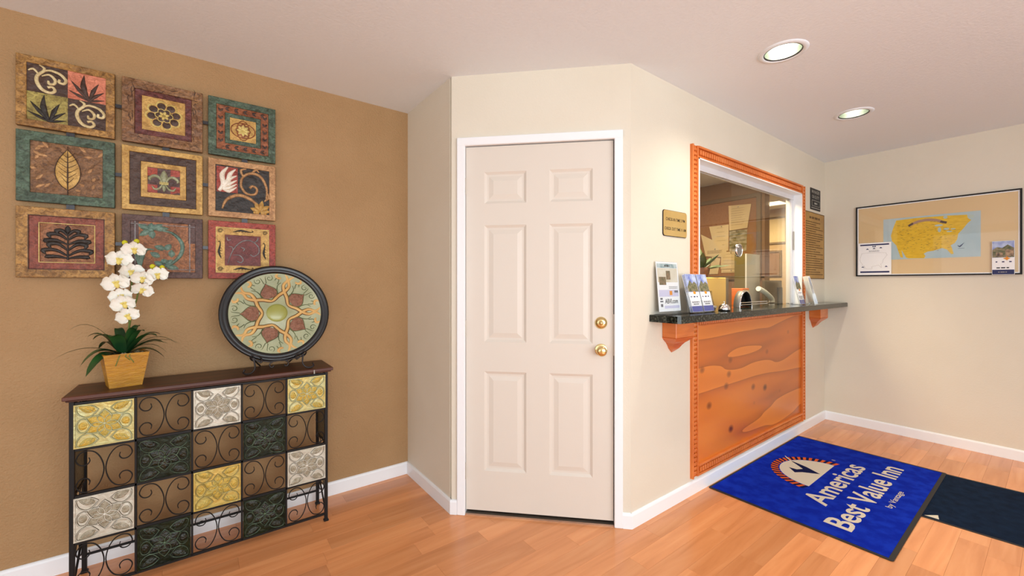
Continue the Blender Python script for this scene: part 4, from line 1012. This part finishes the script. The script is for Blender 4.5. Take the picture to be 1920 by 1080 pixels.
for s in (-1, 1):
    x = .307+s*.112
    pts = [(x+s*.040, 2.395, ez+.030), (x+s*.046, 2.398, ez+.014), (x+s*.030, 2.402, ez+.005), (x+s*.008, 2.408, ez+.010), (x-s*.004, 2.415, ez+.030), (x-s*.002, 2.425, ez+.060), (x+s*.004, 2.430, ez+.078)]
    f_ = MB().tube(cr([Vector(p) for p in pts], 4), .0042, 8).build('front_foot', 'bronze', t)
    q = .2525; th = math.radians(-90+s*24)
    rim = FP @ Vector((q*math.cos(th), q*math.sin(th), .010))
    pts = [(x+s*.004, 2.430, ez+.078), (x-s*.030, 2.425, rim.z-.022), (rim.x-s*.024, rim.y-.020, rim.z-.006), (rim.x-s*.012, rim.y-.030, rim.z+.012), (rim.x+s*.010, rim.y-.030, rim.z+.018), (rim.x+s*.024, rim.y-.016, rim.z+.008), (rim.x+s*.014, rim.y, rim.z-.010), (rim.x-s*.004, rim.y+.02, rim.z-.014)]
    MB().tube(cr([Vector(p) for p in pts], 4), .0038, 8).build('cradle_hook', 'bronze', t)
    MB().tube([Vector((x+s*.002, 2.426, ez+.068)), Vector((x, 2.56, ez+.06)), Vector((x*.6+.307*.4, 2.618, ez+.003))], .0035, 8).build('back_leg', 'bronze', t)
    cu = [(.307+s*.022+p[0]*s, 2.432, ez+.030+p[1]) for p in spiral((.008, 0), .017, .005, PI/2, PI/2-4.6, 12)]
    MB().tube(cu, .0035, 8).build('centre_curl', 'bronze', t)
MB().tube([(.307-.110, 2.43, ez+.066), (.307-.04, 2.432, ez+.050), (.307, 2.432, ez+.052), (.307+.04, 2.432, ez+.050), (.307+.110, 2.43, ez+.066)], .0035, 8).build('cross_bar', 'bronze', t)

# ------------------------------------------------------------------ potted orchid
ROT = math.radians(14)
FPt = Matrix.Translation((-.290, 2.500, top_z)) @ Matrix.Rotation(ROT, 4, 'Z')
oc = thing('potted_orchid', 'white orchid in a square golden yellow pot on the console', 'potted plant', mtx=FPt)
M['pot'] = mat('golden_pot', S(172, 116, 12), .4, c2=S(198, 142, 34), nscale=14, stretch=(1, 1, 6), bump=.3, bscale=60, coat=.05)
M['leafg'] = mat('dark_green_leaf', S(22, 58, 30), .35, c2=S(44, 92, 40), nscale=8); M['blade'] = mat('grass_blade', S(66, 92, 44), .5)
M['petal'] = mat('white_petal', S(244, 243, 236), .6, c2=S(236, 234, 222), nscale=20, bump=.3, bscale=60); M['lip'] = mat('yellow_lip', S(232, 214, 120), .6)
M['bud'] = mat('yellow_bud', S(206, 200, 30), .45); M['moss'] = mat('dry_moss', S(120, 100, 60), .9, c2=S(210, 200, 170), nscale=40, bump=1, bscale=90); M['stem'] = mat('green_stem', S(100, 120, 50), .5)
b0, b1, hp = .053, .074, .147
ring_ = lambda h_, z: [(-h_, -h_, z), (h_, -h_, z), (h_, h_, z), (-h_, h_, z)]
mb = MB(FPt); mb.ring(None, False, [ring_(b0, 0), ring_(b1, hp)], smooth=False, cap=False)
mb.add(ring_(b0, 0), [(3, 2, 1, 0)]); mb.ring(None, False, [ring_(b1, hp), ring_(b1-.006, hp), ring_(b1-.009, hp-.02)], smooth=False, cap=False)
pot = mb.build('pot', 'pot', oc)
ms = MB(FPt); rr = random.Random(4)
ms.add(ring_(b1-.008, hp-.012), [(0, 1, 2, 3)])
for k in range(60): ms.dome((rr.uniform(-.06, .06), rr.uniform(-.06, .06)), .008, .007, rr.uniform(.006, .014), hp-.013, 6, 2)
ms.build('moss', 'moss', oc)
def strap_leaf(p0, d, ln, wd, rise, drop, m='leafg', name='leaf', n=10):
    """leaf from p0 in heading d, arching up then down"""
    mb = MB(); dx, dy = math.cos(d), math.sin(d); nx, ny = -dy, dx; vs = []; fs = []
    for i in range(n+1):
        t = i/n; s = ln*t; z = rise*math.sin(PI*min(1, t*.95)*.62)*1.1-drop*t**2.4
        ww = wd/2*(math.sin(PI*(t*.86+.12))**.7) if t < 1 else .0004
        for a, k in ((-1, .25), (0, -.0), (1, .25)):
            vs.append((p0[0]+dx*s+nx*ww*a, p0[1]+dy*s+ny*ww*a, p0[2]+z+ww*k))
    for i in range(n):
        for j in range(2): b = i*3+j; fs.append((b, b+3, b+4, b+1))
    mb.add(vs, fs, True)
    # thickness
    mb.add([(v[0], v[1], v[2]-.0012) for v in vs], [f[::-1] for f in fs], True)
    return mb.build(name, m, oc)
P0 = Vector((-.290, 2.495, top_z+hp-.01))
for d, ln, wd, rise, drop in ((200, .125, .050, .045, .075), (222, .13, .060, .03, .10), (182, .105, .030, .10, .02), (160, .10, .036, .095, .03),
                              (255, .10, .050, .085, .0), (300, .09, .034, .11, .0), (330, .125, .044, .085, .01), (350, .13, .046, .06, .02), (5, .13, .038, .035, .07),
                              (20, .12, .030, .09, .02), (60, .08, .030, .11, 0), (110, .09, .036, .10, .0), (310, .11, .028, .10, .0), (140, .11, .034, .07, .05)):
    strap_leaf(P0+Vector((.01*math.cos(math.radians(d)), .01*math.sin(math.radians(d)), 0)), math.radians(d), ln, wd, rise, drop)
for d, ln, rise, drop in ((185, .22, .06, .07), (195, .17, .15, .04), (205, .10, .09, .0), (345, .19, .09, .055), (335, .17, .06, .02), (10, .20, .07, .05), (355, .15, .06, .07)):
    strap_leaf(P0, math.radians(d), ln, .007, rise, drop, 'blade', 'grass_blade', 9)
FPf = FPt @ Matrix.Translation((0, -b1+.004, 0))
for k, (x, l_) in enumerate(((-.02, .05), (.0, .03), (.012, .042))):
    MB(FPt).tube([(x, -b1+.004, hp), (x-.006, -b1-.004, hp-.012), (x+(.01 if k else -.016), -b1+.001, hp-l_)], .0016, 6).build('root', 'stem', oc)
stem1 = [(-.285, 2.50, top_z+hp-.01), (-.272, 2.49, 1.10), (-.275, 2.48, 1.19), (-.262, 2.47, 1.28), (-.265, 2.47, 1.36), (-.278, 2.47, 1.42), (-.285, 2.465, 1.462)]
stem2 = [(-.285, 2.505, top_z+hp-.01), (-.268, 2.49, 1.12), (-.245, 2.48, 1.22), (-.235, 2.47, 1.29), (-.20, 2.465, 1.335), (-.165, 2.46, 1.352)]
for s_ in (stem1, stem2): MB().tube(cr([Vector(p) for p in s_], 4), .0032, 7).build('flower_stem', 'stem', oc)
def blossom(c, s, yaw, pitch, roll, up=0):
    F = Matrix.Translation(Vector(c)) @ Matrix.Rotation(math.radians(yaw), 4, 'Z') @ Matrix.Rotation(math.radians(pitch), 4, 'X') @ frame((0, 0, 0), (1, 0, 0), (0, 0, 1)) @ Matrix.Rotation(math.radians(roll), 4, 'Z')
    bl = MB(F).dome((0, 0), .010*s, .010*s, .006*s, -.001, 10, 3).build('blossom', 'lip', oc)
    def petal(ang, ln, wd, cup, z):
        mb = MB(F); n, k = 7, 6; vs = []; fs = []; ca, sa = math.cos(ang), math.sin(ang)
        for i in range(n+1):
            t = i/n; ww = wd/2*(math.sin(PI*(t*.88+.06))**.55)*(.55+.75*t if t < .6 else 1.0)
            if i == n: ww *= .45
            for j in range(k+1):
                a = -1+2*j/k; x = t*ln*(1-.10*a*a if t > .5 else 1); y = a*ww
                vs.append((x*ca-y*sa, x*sa+y*ca, z+cup*(t*t)+.006*s*a*a*t-.003*s*math.sin(a*5+i)))
        for i in range(n):
            for j in range(k): b = i*(k+1)+j; fs.append((b, b+k+1, b+k+2, b+1))
        mb.add(vs, fs, True); p = mb.build('petal', 'petal', bl)
    for a, ln, wd, cup, z in ((90, .040, .030, .006, -.001), (215, .040, .028, .004, -.002), (325, .040, .028, .004, -.002), (8, .044, .056, .010, .001), (172, .044, .056, .010, .001)):
        petal(math.radians(a), ln*s, wd*s, cup*s, z*s)
    MB(F).leaf((0, 0), -PI/2, .022*s, .016*s, .008*s, .004).leaf((0, .002*s), PI*.9, .012*s, .008*s, .006*s, .006).leaf((0, .002*s), PI*.1, .012*s, .008*s, .006*s, .006).build('lip', 'lip', bl)
rr = random.Random(8)
for c, s, roll in (((-.250, 2.445, 1.434), 1.02, 6), ((-.300, 2.450, 1.386), 1.08, -4), ((-.262, 2.448, 1.334), 1.04, 4), ((-.308, 2.440, 1.286), 1.12, 14),
                ((-.222, 2.442, 1.306), .98, -8), ((-.172, 2.440, 1.322), .98, 10), ((-.224, 2.452, 1.256), .96, -22), ((-.292, 2.445, 1.228), .98, 6), ((-.282, 2.436, 1.196), 1.06, 18), ((-.272, 2.440, 1.142), 1.00, 24)):
    blossom(c, s, rr.uniform(-12, 22), rr.uniform(-14, 12)+8, roll+rr.uniform(-6, 6))
for c in ((-.283, 2.46, 1.462), (-.244, 2.455, 1.470), (-.191, 2.455, 1.360), (-.158, 2.455, 1.356)):
    MB(Matrix.Translation(c)).lathe([(0, -.011), (.007, -.008), (.0105, 0), (.008, .008), (0, .012)], 14).build('bud', 'bud', oc)

# ------------------------------------------------------------------ counter items
def acr(t, F, w_, h_, dpt, lip=.06):
    MB(F).box((0, 0, 0), (w_, h_, .002)).box((0, 0, 0), (w_, .002, dpt)).box((0, 0, dpt-.002), (w_, lip, dpt)).box((0, 0, 0), (.002, lip, dpt)).box((w_-.002, 0, 0), (w_, lip, dpt)).build('holder', 'acrylic', t)
def lean(o, deg, yaw=0): return Matrix.Translation(Vector(o)) @ Matrix.Rotation(math.radians(yaw), 4, 'Z') @ Matrix.Rotation(math.radians(-deg), 4, 'X') @ frame((0, 0, 0), (1, 0, 0), (0, 0, 1))
def brochure(F, w_, h_, label, grp=None, full=True, th=.0015):
    t = thing('brochure', label, 'brochure', mtx=F, group=grp)
    MB(F).box((0, 0, 0), (w_, h_, th)).build('pages', 'white', t)
    MB(F).box((.001, h_*.52, th), (w_-.001, h_-.001, th+.0004)).build('cover_photo', 'skyblue', t)
    MB(F).prism([(.002, h_*.53), (w_-.002, h_*.53), (w_-.002, h_*.72), (w_*.75, h_*.80), (w_*.55, h_*.74), (w_*.35, h_*.84), (w_*.15, h_*.72), (.002, h_*.66)], th+.0004, th+.0007).build('photo_building', 'green', t)
    MB(F).prism([(w_*.45, h_*.47), (w_*.62, h_*.46), (w_*.7, h_*.50), (w_*.62, h_*.54), (w_*.45, h_*.53)], th+.0007, th+.001).build('starburst', 'orangeprint', t)
    MB(F).box((.001, .001, th), (w_-.001, h_*.15, th+.0004)).build('footer_bar', 'broblue', t)
    r = random.Random(1)
    for k in range(3): textline(F, w_*(.12+.28*k), w_*(.28+.28*k), h_*.38, .007, 'navy', t, th, r)
    textline(F, w_*.15, w_*.85, h_*.24, .006, 'greyprint', t, th, r); textline(F, w_*.25, w_*.75, h_*.19, .005, 'blackprint', t, th, r)
    return t
# tall flyer in its stand
Fa = lean((1.985, 1.312, CZ+.002), 5, 0)
t = thing('flyer_stand', 'clear stand with a tall white flyer at the left end of the counter', 'flyer stand', mtx=Matrix.Translation((2.09, 1.30, CZ)))
FW_, FH_ = .212, .292
MB(Fa).box((-.002, 0, -.003), (FW_+.002, FH_+.002, -.001)).box((-.002, 0, .0015), (FW_+.002, FH_, .003)).build('acrylic_sleeve', 'acrylic', t)
MB().box((1.983, 1.262, CZ), (2.199, 1.345, CZ+.003)).build('acrylic_base', 'acrylic', t)
fl_ = MB(Fa).box((0, .014, -.0008), (FW_, FH_, .0004)).build('flyer', 'white', t)
M['aqua'] = mat('aqua_print', S(126, 156, 160), .6, c2=S(200, 214, 214), nscale=30); M['beige'] = mat('beige_print', S(214, 204, 178), .6, c2=S(230, 224, 208), nscale=14)
M['photo'] = mat('brown_photo', S(150, 120, 90), .6, c2=S(96, 96, 66), nscale=60); M['lilac'] = mat('lilac_print', S(214, 212, 236), .6)
MB(Fa).box((.008, FH_-.034, .0004), (FW_-.010, FH_-.010, .0008)).build('header', 'aqua', fl_)
MB(Fa).box((.008, FH_-.115, .0004), (FW_-.010, FH_-.036, .0007)).build('photo_field', 'beige', fl_)
MB(Fa).box((.090, FH_-.100, .0008), (.130, FH_-.050, .0012)).box((.020, FH_-.130, .0008), (.085, FH_-.085, .0012)).build('small_photo', 'photo', fl_)
MB(Fa).box((.010, .096, .0004), (FW_-.012, .134, .0007)).box((.055, .030, .0004), (FW_-.012, .046, .0007)).build('lilac_field', 'lilac', fl_)
MB(Fa).box((.112, .104, .0007), (.138, .128, .0010)).build('yellow_badge', 'orangeprint', fl_)
MB(Fa).box((.160, .118, .0007), (.196, .130, .0010)).box((.016, .066, .0007), (.044, .074, .0010)).box((.018, .080, .0007), (.040, .090, .0010)).box((.020, .040, .0007), (.040, .056, .0010)).build('small_emblems', 'greyprint', fl_)
text('ABVI.com', Fa, .062, .058, .026, .125, 'blackprint', 'lettering', fl_, .0011, .01)
textline(Fa, .080, .130, FH_-.026, .008, 'blackprint', fl_, .0008, random.Random(3))
for q in (.142, .150): textline(Fa, .110, .195, q, .003, 'greyprint', fl_, .0006, random.Random(5))
# left brochure holder
Fb = lean((2.215, 1.258, CZ+.003), 14, 0)
t = thing('brochure_holder', 'clear two-pocket brochure holder beside the tall flyer, left of the bell', 'brochure holder', mtx=Matrix.Translation((2.34, 1.28, CZ)))
MB(Fb).box((-.003, .0, -.016), (.250, .225, -.014)).box((-.003, 0, .010), (.250, .070, .012)).box((-.003, 0, -.014), (-.001, .10, .012)).box((.248, 0, -.014), (.250, .10, .012)).box((.122, 0, -.014), (.124, .07, .012)).build('pocket', 'acrylic', t)
MB().box((2.212, 1.235, CZ), (2.465, 1.33, CZ+.003)).build('acrylic_base', 'acrylic', t)
for side, lab in ((.004, 'in the left pocket of the two-pocket holder'), (.130, 'in the right pocket of the two-pocket holder')):
    for k in range(3):
        Fk = Fb @ Matrix.Translation((side-.002*k, .004, .006-.006*k))
        brochure(Fk, .112, .225-.001*k, ('front hotel brochure ' if k == 0 else ['', 'hotel brochure just behind the front one ', 'rearmost hotel brochure '][k])+lab, 'brochures in the left holder')
# right brochure holders
Fc = lean((3.845, 1.262, CZ+.003), 13, 0)
t = thing('brochure_holder', 'clear holder with one brochure at the right jamb of the service window', 'brochure holder', mtx=Matrix.Translation((3.90, 1.27, CZ)))
MB(Fc).box((-.003, 0, -.006), (.108, .20, -.004)).box((-.003, 0, .008), (.108, .075, .010)).box((-.003, 0, -.004), (-.001, .09, .01)).box((.106, 0, -.004), (.108, .09, .01)).build('pocket', 'acrylic', t)
MB().box((3.842, 1.235, CZ), (3.953, 1.33, CZ+.003)).build('acrylic_base', 'acrylic', t)
brochure(Fc @ Matrix.Translation((.002, .003, .002)), .100, .235, 'single hotel brochure standing at the right jamb of the window')
Fd = lean((4.060, 1.215, CZ+.003), 14, 38)
t = thing('brochure_holder', 'clear holder turned away below the gold notice at the right', 'brochure holder', mtx=Matrix.Translation((4.10, 1.26, CZ)))
MB(Fd).box((-.003, 0, -.014), (.108, .20, -.012)).box((-.003, 0, .012), (.108, .075, .014)).box((-.003, 0, -.014), (-.001, .09, .012)).box((.106, 0, -.014), (.108, .09, .012)).build('pocket', 'acrylic', t)
for k in range(3): brochure(Fd @ Matrix.Translation((.002, .003, .008-.007*k)), .100, .235, ['front', 'middle', 'rear'][k]+' brochure in the holder below the gold notice', 'brochures in the right holder')
# bell
bc = (2.600, 1.262, CZ)
t = thing('service_bell', 'small chrome service bell on the counter by the brochures', 'bell', bc); F = Matrix.Translation(bc)
MB(F).lathe([(0, .001), (.034, .001), (.035, .006), (.030, .009), (0, .009)], 24).build('bell_base', 'black', t)
MB(F).lathe([(.034, .010), (.034, .014), (.032, .024), (.025, .036), (.013, .044), (.004, .046)], 28).build('bell_dome', 'chrome', t)
MB(F).lathe([(.003, .044), (.003, .054), (.006, .055), (.006, .059), (0, .060)], 12).build('plunger', 'chrome', t)
t = thing('key_dish', 'small dark metal dish beside the chrome bell', 'dish', (2.500, 1.30, CZ)); F = Matrix.Translation((2.500, 1.302, CZ))
MB(F).lathe([(0, .001), (.026, .001), (.036, .020), (.040, .034), (.037, .034), (.030, .012), (0, .008)], 24).build('bowl', 'steel', t)
MB(F).lathe([(0, .02), (.012, .019), (.016, .042), (.008, .05), (0, .052)], 10, (.008, 0, 0)).build('wrapped_mint', 'creampaper', t)
# speak-through disc and arched pass opening in the glass
gy = YW+.058; M['discgrey'] = mat('speak_disc_metal', (.28, .27, .25), .5, .6)
Fg = frame((3.118, gy, 1.527), (1, 0, 0), (0, 0, 1))
t = thing('speak_through', 'round grey speak-through disc mounted in the office glass', 'speak-through', mtx=Fg)
MB(Fg).lathe([(0, .006), (.040, .006), (.046, .004), (.047, 0), (.047, -.004)], 32).build('disc', 'discgrey', t)
MB(Fg).lathe([(.041, .006), (.042, .010), (.048, .009), (.049, 0), (.049, -.004)], 32).build('disc_rim', 'chrome', t)
MB(Fg).lathe([(0, .022), (.006, .021), (.007, .006)], 12, (-.040, .022, 0)).build('stud', 'chrome', t)
Fg = frame((3.135, gy, CZ), (1, 0, 0), (0, 0, 1))
t = thing('pass_opening', 'chrome-ringed arched pass opening at the foot of the glass', 'pass opening', mtx=Fg)
ap = [(.098*math.cos(a), .120*math.sin(a)) for a in [PI*i/24 for i in range(25)]]
MB(Fg).prism([(.088*math.cos(a), .001+.110*math.sin(a)) for a in [PI*i/24 for i in range(25)]], .001, .004).build('black_baffle', 'black', t)
secs = [[(p[0]*k, (p[1])*k+.001, w__) for k, w__ in ((1, .0), (1.0, .040), (.95, .044), (.95, .0))] for p in ap]
MB(Fg).ring(None, False, secs).build('arch_ring', 'discgrey', t)
secs = [[(p[0]*k, (p[1])*k+.001, w__) for k, w__ in ((.949, .0), (.949, .043), (.91, .040), (.90, .003))] for p in ap]
MB(Fg).ring(None, False, secs).build('dark_lining', 'black', t)
MB(Fg).tube([(p[0]*.96, p[1]*.96+.001, .043) for p in ap], .0045, 8).build('arch_lip', 'chrome', t)
for z in (.020, .036): MB(Fg).tube([(-.085, z, .050), (.34, z, .050)], .0038, 8).build('rail', 'chrome', t)

# ------------------------------------------------------------------ the office behind the glass
M['obrown'] = mat('office_brown_wall', S(140, 106, 76), .7, bump=.1, bscale=90); M['oceil'] = mat('office_ceiling', S(170, 138, 100), .8)
M['oback'] = mat('back_office_wall', S(186, 158, 120), .7)
OX = 4.75
struct('wall_office_back', MB().box((OX, 1.882, 0), (OX+.12, 4.2, H)), 'obrown')
struct('wall_office_left', MB().box((1.3, 3.9, 0), (7.4, 4.0, H)), 'obrown')
struct('wall_back_office', MB().box((7.05, YW, 0), (7.15, 3.9, H)), 'oback')
struct('wall_back_office_side', MB().box((OX+.102, YW-.02, 0), (7.1, YW+WT, H)), 'oback')
struct('wall_office_side', MB().box((1.6, 2.3, 0), (1.7, 3.9, H)), 'obrown')
struct('trim_6', MB().box((OX-.008, 1.90, 1.99), (OX, 3.6, 1.998)), 'gap')
struct('trim_7', MB().box((OX-.010, 1.885, 1.355), (OX, 3.6, 1.366)), 'gap')
M['panelglow'] = mat('light_panel', (1, 1, 1), .5, emit=((1, .9, .66), 3))
t = thing('ceiling_panel_light', 'lit square ceiling panel seen deep in the back office', 'ceiling light', (6.5, 2.5, H))
MB().rectframe((6.30, 2.30), (6.66, 2.66), .02, H-.012, H-.002).build('panel_frame', 'trim', t); MB().box((6.32, 2.32, H-.008), (6.64, 2.64, H-.004)).build('diffuser', 'panelglow', t)
FB = frame((7.05, 0, 0), (0, -1, 0), (0, 0, 1))
M['greyframe'] = mat('grey_frame', S(120, 100, 78), .5); M['opaper'] = mat('office_paper', S(222, 200, 158), .7, c2=S(212, 190, 148), nscale=4)
def pic(nm, lab, y0, y1, z0, z1, m='opaper'):
    t = thing(nm, lab, 'framed notice', (7.05, (y0+y1)/2, z0))
    MB(FB).rectframe((-y1, z0), (-y0, z1), .03, 0, .025, .003).build('frame', 'greyframe', t); MB(FB).box((-y1+.03, z0+.03, 0), (-y0-.03, z1-.03, .012)).build('sheet', m, t)
pic('framed_notice', 'pale framed notice on the far back-office wall', 2.47, 2.98, 1.90, 2.32)
pic('framed_notice', 'brown framed picture below the pale notice in the back office', 2.55, 3.1, 1.40, 1.80, 'obrown')
# corkboard
FO = frame((OX, 0, 0), (0, -1, 0), (0, 0, 1))
t = thing('cork_board', 'grey-framed cork board covered with papers behind the office glass', 'notice board', (OX, 2.26, 1.35))
M['cork'] = mat('cork', S(146, 102, 70), .9, c2=S(158, 114, 80), nscale=60)
MB(FO).box((-2.62, 1.35, 0), (-1.93, 2.25, .012)).build('cork_sheet', 'cork', t); MB(FO).rectframe((-2.64, 1.33), (-1.91, 2.26), .045, 0, .028, .004).build('frame', 'greyframe', t)
def note(lab, pts, k, m='opaper', lines=5):
    t = thing('pinned_note', lab, 'paper', mtx=Matrix.Translation((OX-.03, -sum(p[0] for p in pts)/4, min(p[1] for p in pts))))
    z = .013+.003*k; MB(FO).prism(pts, z, z+.0015).build('sheet', m, t)
    x0, x1, z0, z1 = max(pts[0][0], pts[3][0]), min(pts[1][0], pts[2][0]), max(pts[0][1], pts[1][1]), min(pts[2][1], pts[3][1]); r = random.Random(k)
    for i in range(lines): textline(FO, x0+.02, x1-.02-r.random()*.04, z1-.03-(z1-z0-.05)*i/max(lines, 1), .005, 'palebrown', t, z+.0015, r)
    MB(FO).lathe([(0, z+.012), (.006, z+.010), (.006, z+.0015)], 10, ((x0+x1)/2, z1-.012, 0)).build('pin', 'steel', t)
M['palebrown'] = mat('pale_brown_print', S(170, 146, 112), .7); M['mountain'] = mat('landscape_print', S(96, 92, 48), .6, c2=S(190, 180, 160), nscale=14, stretch=(1, 1, 2.5))
note('white sheet pinned at the top right of the cork board', [(-2.235, 1.885), (-2.045, 1.895), (-2.005, 2.150), (-2.245, 2.165)], 4, lines=8)
note('sheet pinned beside the landscape photograph, partly under another', [(-2.40, 1.66), (-2.25, 1.66), (-2.245, 1.955), (-2.47, 1.955)], 2)
note('tilted sheet pinned at the left of the cork board', [(-2.51, 1.61), (-2.285, 1.585), (-2.26, 1.70), (-2.57, 1.875)], 3, lines=6)
note('landscape photograph pinned under the top right sheet', [(-2.24, 1.652), (-2.06, 1.648), (-2.05, 1.88), (-2.24, 1.885)], 1, 'mountain', 0)
note('wide yellowish sheet low on the cork board', [(-2.335, 1.455), (-2.105, 1.455), (-2.105, 1.648), (-2.33, 1.648)], 2, lines=4)
note('narrow sheet at the bottom left of the cork board', [(-2.47, 1.40), (-2.37, 1.40), (-2.34, 1.58), (-2.44, 1.60)], 1, lines=2)
note('long slip pinned along the bottom of the cork board', [(-2.33, 1.412), (-2.105, 1.412), (-2.105, 1.450), (-2.33, 1.450)], 1, lines=1)
# desk and things on it
M['deskw'] = mat('desk_laminate', S(120, 86, 56), .5)
t = thing('office_desk', 'brown desk behind the service window', 'desk', (3.6, 2.0, 0))
MB().box((2.6, 1.62, .88), (4.73, 2.35, .92), .004).build('desk_top', 'deskw', t)
for x in (2.62, 4.67):
    for y in (1.65, 2.28): MB().box((x, y, 0), (x+.05, y+.05, .88)).build('leg', 'deskw', t)
M['beigeplastic'] = mat('beige_plastic', S(250, 206, 120), .5); M['greyplastic'] = mat('grey_plastic', S(120, 108, 92), .5)
t = thing('computer_monitor', 'bulky cream computer monitor behind the glass at the left', 'monitor', (3.45, 1.82, .92))
MB().box((3.16, 1.74, 1.00), (3.62, 1.80, 1.338), .006).build('bezel', 'beigeplastic', t)
MB().ring(None, False, [[(3.18, 1.80, 1.02), (3.67, 1.80, 1.02), (3.67, 1.80, 1.33), (3.18, 1.80, 1.33)], [(3.27, 2.08, 1.06), (3.55, 2.08, 1.06), (3.55, 2.08, 1.27), (3.27, 2.08, 1.27)]], smooth=False).build('casing', 'greyplastic', t)
MB().box((3.62, 1.742, 1.0), (3.67, 1.80, 1.336), .004).build('side_edge', 'greyplastic', t)
MB().box((3.30, 1.82, .92), (3.54, 2.02, 1.03), .004).build('foot', 'greyplastic', t)
t = thing('photo_frame', 'small gold picture frame in front of the cream monitor', 'picture frame', (3.0, 1.56, CZ)); Fq = lean((2.86, 1.560, CZ), 8)
MB(Fq).rectframe((0, 0), (.18, .12), .014, 0, .010, .002).build('frame', 'gold2', t); MB(Fq).box((.012, .012, 0), (.168, .108, .004)).build('picture', 'beige', t)
MB(Fq).box((.12, .02, .004), (.15, .10, .006)).build('dark_stripe', 'greyprint', t)
t = thing('desk_plant', 'leafy green plant in a brown basket on top of the cream monitor', 'potted plant', (3.42, 1.9, 1.338)); F = Matrix.Translation((3.42, 1.86, 1.338))
M['basket'] = mat('basket', S(120, 72, 44), .7, c2=S(90, 50, 30), nscale=60)
MB(F).lathe([(0, 0), (.05, 0), (.065, .03), (.075, .085), (.068, .085), (.06, .04), (0, .03)], 20).build('basket', 'basket', t)
M['dgreen'] = mat('house_plant_leaf', S(56, 78, 46), .45, c2=S(90, 104, 66), nscale=20)
rr = random.Random(12)
for k in range(16):
    a = 2*PI*k/16*2.4; F2 = Matrix.Translation((3.42, 1.86, 1.40)) @ Matrix.Rotation(a, 4, 'Z') @ Matrix.Rotation(-rr.uniform(.1, 1.15), 4, 'Y')
    MB(F2).leaf((.02, 0), 0, rr.uniform(.12, .22), .055, .012, 0, 8).build('leaf', 'dgreen', t)
t = thing('grey_cabinet', 'tall pale grey upright cabinet panel in the middle of the office window', 'cabinet', (4.15, 1.82, .92))
M['palegreyp'] = mat('pale_grey_metal', S(206, 208, 210), .35, c2=S(190, 192, 194), nscale=3); M['shadedp'] = mat('cabinet_side_shade', S(96, 86, 48), .5)  # the olive puts the shade of the cabinet's side into its colour
MB().box((4.03, 1.75, .92), (4.31, 1.765, 1.566), .002).build('front_panel', 'palegreyp', t); MB().box((4.03, 1.765, .92), (4.31, 1.86, 1.566)).build('side_panel', 'shadedp', t)
t = thing('orange_box', 'small orange box beside the grey cabinet', 'box', (3.88, 1.70, .92))
M['obox'] = mat('orange_box', S(232, 120, 50), .5)
MB().box((3.80, 1.68, .92), (3.92, 1.78, 1.245), .003).build('carton', 'obox', t); MB().box((3.80, 1.679, 1.20), (3.92, 1.68, 1.23)).build('lid_band', 'creampaper', t)
t = thing('white_handset', 'bent white tube of a desk phone handset behind the glass', 'phone', (4.0, 1.55, CZ))
MB().tube(cr([Vector(p) for p in [(3.80, 1.555, 1.243), (3.90, 1.55, 1.215), (3.99, 1.55, 1.180), (4.055, 1.55, 1.150), (4.06, 1.55, 1.125), (4.06, 1.55, CZ+.004)]], 3), .022, 10).build('handset', 'white', t)
MB().box((4.03, 1.52, CZ), (4.092, 1.585, CZ+.008), .002).build('cradle', 'greyplastic', t)
t = thing('flat_monitor', 'dark grey computer screen at the right of the office window', 'monitor', (4.35, 1.66, .92))
M['greydark'] = mat('smoky_screen', S(96, 84, 64), .3)
MB().box((4.17, 1.650, 1.00), (4.56, 1.675, 1.318), .004).build('screen', 'greydark', t); MB().box((4.45, 1.640, 1.02), (4.55, 1.65, 1.25), .003).build('dark_wedge', 'black', t); MB().box((4.33, 1.66, .92), (4.40, 1.70, 1.05)).build('stand', 'black', t)
